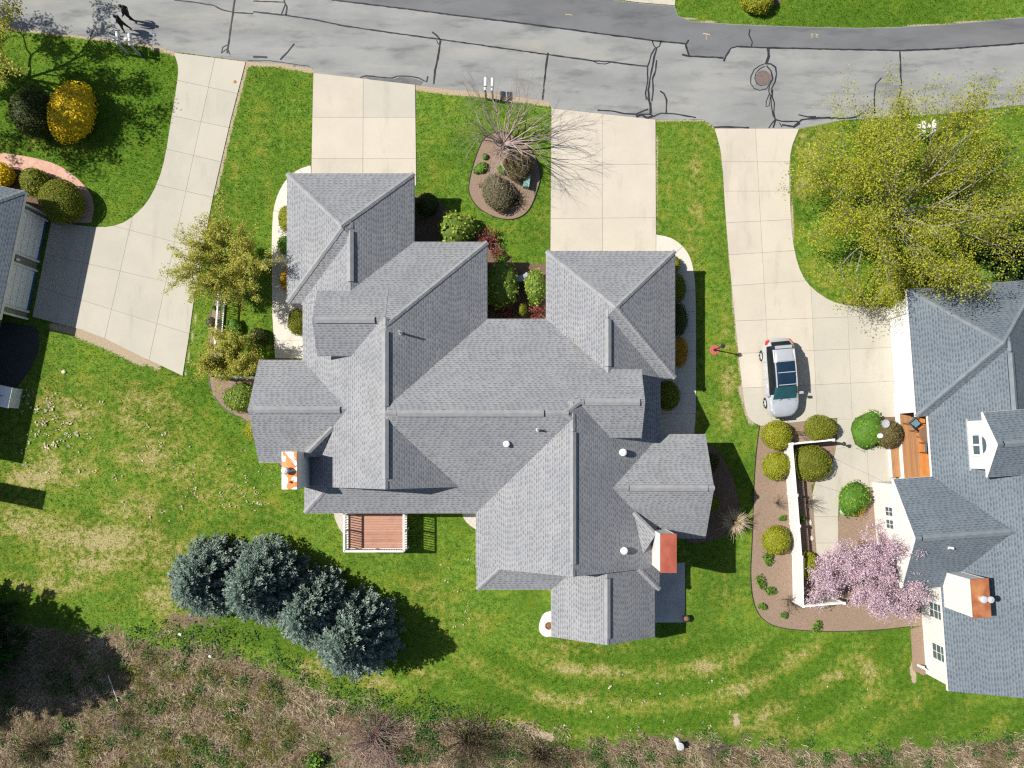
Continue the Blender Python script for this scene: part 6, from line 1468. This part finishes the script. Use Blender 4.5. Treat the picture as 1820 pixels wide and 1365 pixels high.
person('person in black walking on the road, the farther one from the kerb', 239, 39, 1.45, 1.66, 1, M_CLOTH1, M_PANTS)
person('person in charcoal walking on the road beside the white mailboxes', 229, 56, 1.5, 1.62, -1, M_CLOTH2, M_PANTS)

# ------------------------------------------------------------------ brush at the bottom: uncountable dry stems, weeds and litter
rng = np.random.default_rng(9)
def scatter(poly, n):
    w = wpoly(poly); xs = [q[0] for q in w]; ys = [q[1] for q in w]
    x = rng.uniform(min(xs), max(xs), n); y = rng.uniform(min(ys), max(ys), n); k = inside(w, x, y); return x[k], y[k]
VIS_BRUSH = [(-60, 1110), (60, 1112), (180, 1135), (260, 1148), (330, 1150), (420, 1162), (480, 1192), (560, 1228), (640, 1262), (740, 1282), (830, 1278), (900, 1296), (960, 1312), (1040, 1338), (1110, 1318), (1170, 1306), (1230, 1316), (1320, 1326), (1420, 1338), (1500, 1340), (1600, 1334), (1700, 1322), (1880, 1305), (1880, 1400), (-60, 1400)]
def stems(name, label, poly, n, hmin, hmax, lie, wid, mat, clump=0):
    x, y = scatter(poly, n)
    if clump:
        c = rng.integers(0, len(x), len(x)); cs = max(1, len(x) // clump); ci = rng.integers(0, cs, len(x)); x2 = x[ci] + rng.normal(0, .22, len(x)); y2 = y[ci] + rng.normal(0, .22, len(x)); k = inside(wpoly(poly), x2, y2); x, y = x2[k], y2[k]
    n = len(x); a = rng.uniform(0, 6.283, n) ; L = rng.uniform(hmin, hmax, n); ti = np.clip(np.abs(rng.normal(lie, .3, n)), .05, 1.5)
    z0 = rng.uniform(0, .06, n); p = np.stack([x, y, z0], -1); d = np.stack([np.cos(a) * np.sin(ti), np.sin(a) * np.sin(ti), np.cos(ti)], -1)
    a2 = a + rng.normal(0, .5, n); d2 = np.stack([np.cos(a2) * np.sin(ti * 1.15), np.sin(a2) * np.sin(ti * 1.15), np.maximum(np.cos(ti * 1.15), -.1)], -1)
    q = p + d * L[:, None] * .55; r = q + d2 * L[:, None] * .45; r[:, 2] = np.maximum(r[:, 2], .02)
    w = np.stack([-np.sin(a), np.cos(a), np.zeros(n)], -1) * (wid * rng.uniform(.6, 1.4, n))[:, None]
    V = np.concatenate([np.stack([p - w, p + w, q + w, q - w], 1), np.stack([q - w, q + w, r + w * .4, r - w * .4], 1)])
    o = np_mesh(name, V.reshape(-1, 3), np.arange(4 * len(V)).reshape(-1, 4), mat, None, np.tile(rng.random(n), 2)); o['kind'] = 'stuff'
    return tag(o, label, name.replace('_', ' ').split()[-1])
stems('dry_grass', 'tangled dry tan grass and dead stems covering the rough strip at the bottom', VIS_BRUSH, 70000, .10, .5, 1.1, .009, L_DRY, 14)
stems('dead_twigs', 'dark bare twigs tangled through the rough strip at the bottom', VIS_BRUSH, 9000, .3, .9, .8, .006, L_OLIVE, 40)
GCOV = [(200, 1118), (300, 1102), (400, 1112), (490, 1138), (560, 1190), (640, 1215), (740, 1230), (830, 1262), (900, 1280), (880, 1310), (800, 1285), (700, 1282), (600, 1245), (500, 1185), (400, 1158), (300, 1148), (220, 1140)]
def weeds(name, label, poly, n, mat, leaf, hmax, clump=12):
    x, y = scatter(poly, n); n = len(x); ci = rng.integers(0, max(1, n // clump), n); x = x[ci] + rng.normal(0, .2, n); y = y[ci] + rng.normal(0, .2, n)
    C = np.stack([x, y, rng.uniform(.02, hmax, n)], -1)
    o = leaf_mesh(name, C, np.tile([0, 0, 1.0], (n, 1)), leaf, rng, mat, None, 2.0, .6); o['kind'] = 'stuff'; return tag(o, label, name.split('_')[-1])
weeds('ground_cover', 'low dark green leafy ground cover along the edge of the brush', GCOV, 9000, L_COVER, .075, .16, 9)
weeds('weeds', 'scattered green weeds growing through the brown brush', VIS_BRUSH, 45000, L_COVER, .065, .2, 150)
stems('coarse_grass', 'coarse pale green grass tufts in the brush', [(240, 1160), (480, 1200), (560, 1290), (480, 1365), (120, 1365), (180, 1260)], 6000, .2, .5, .8, .010, L_BOX, 45)
twig_bush('red_twig_bush', 'reddish twiggy bush at the bottom edge, largest in the brush', 'bush', 665, 1315, 80, 1.5, 301, M_BARKR, L_RED, 130, .04, 1, flare=1.0, rad=.018, maxl=3)
twig_bush('brown_twig_bush', 'dark brown leafless bush at the bottom right of the red twiggy bush', 'bush', 830, 1320, 75, 1.3, 302, M_BARKD, L_OLIVE, 150, .035, 1, flare=1.1, rad=.014, maxl=3)
twig_bush('brown_twig_bush', 'leafless brown bush at the bottom beside the lawn tip', 'bush', 960, 1345, 60, 1.1, 303, M_BARKD, L_OLIVE, 110, .035, 1, rad=.014, maxl=3)
twig_bush('brown_twig_bush', 'low bare bush right of the white capped pipe', 'bush', 1265, 1335, 42, .8, 304, M_BARK, None, 34, rad=.012, maxl=3)
twig_bush('brown_twig_bush', 'bare grey bush in the shade left of the coarse grass', 'bush', 215, 1275, 50, 1.0, 305, M_BARK, None, 30, rad=.012, maxl=3)
twig_bush('brown_twig_bush', 'brown bush at the bottom left corner', 'bush', 60, 1335, 60, 1.1, 306, M_BARKD, L_OLIVE, 90, .03, 1, rad=.014, maxl=3)
S('leafy_shrub', 'bright yellow green leafy seedling at the bottom edge', 'shrub', 560, 1352, 15, .7, L_BRIGHT, 310, .12, .5, 1.2, amp=.5, tilt=.8, trimmed=.3)
S('leafy_shrub', 'yellow green low weed clump in the bottom left brush', 'shrub', 160, 1325, 24, .35, L_BOX, 311, .07, .5, .8, amp=.4, tilt=.8, trimmed=.3)
EDGE = [(150, 1105), (330, 1120), (480, 1165), (600, 1215), (760, 1255), (900, 1275), (1060, 1300), (1300, 1300), (1600, 1310), (1840, 1290), (1840, 1330), (1600, 1350), (1300, 1340), (1050, 1350), (880, 1310), (700, 1290), (560, 1240), (420, 1175), (300, 1160), (150, 1145)]
stems('edge_grass', 'ragged straw and long grass where the lawn meets the brush', EDGE, 22000, .10, .4, 1.0, .009, L_DRY, 40)
weeds('edge_weeds', 'ragged green weeds where the lawn meets the brush', EDGE, 9000, L_COVER, .06, .14, 40)
# bleached leaves lying on the lawns
LL = []
def litter(poly, n, cl, s=.07):
    x, y = scatter(poly, n * 4); x, y = x[:n], y[:n]
    for a, b in zip(x, y):
        for _ in range(rng.integers(1, cl + 1)): LL.append((a + rng.normal(0, .10), b + rng.normal(0, .08), rng.uniform(.05, .09), s * rng.uniform(.5, 1.5)))
litter([(30, 680), (130, 690), (280, 760), (440, 800), (470, 900), (300, 940), (60, 840)], 90, 4); litter([(40, 700), (140, 700), (140, 800), (40, 830)], 40, 8, .09)
litter([(380, 860), (480, 830), (500, 900), (400, 930)], 30, 4, .06); litter([(990, 1200), (1330, 1190), (1320, 1300), (1000, 1300)], 40, 4); litter([(780, 990), (845, 960), (845, 1100), (800, 1120)], 14, 3, .08); litter([(1400, 1190), (1700, 1220), (1600, 1320), (1400, 1300)], 20, 2, .06); litter([(450, 1250), (800, 1300), (700, 1340), (400, 1330)], 25, 3)
L_ = np.array(LL); k = ~is_covered(L_[:, 0], L_[:, 1]); L_ = L_[k]
o = leaf_mesh('fallen_leaves', L_[:, :3], np.tile([0, 0, 1.0], (len(L_), 1)), L_[:, 3], rng, L_LITTER, None, 1.5, .35); o['kind'] = 'stuff'; tag(o, 'bleached dead leaves and scraps scattered over the back lawns', 'leaves')
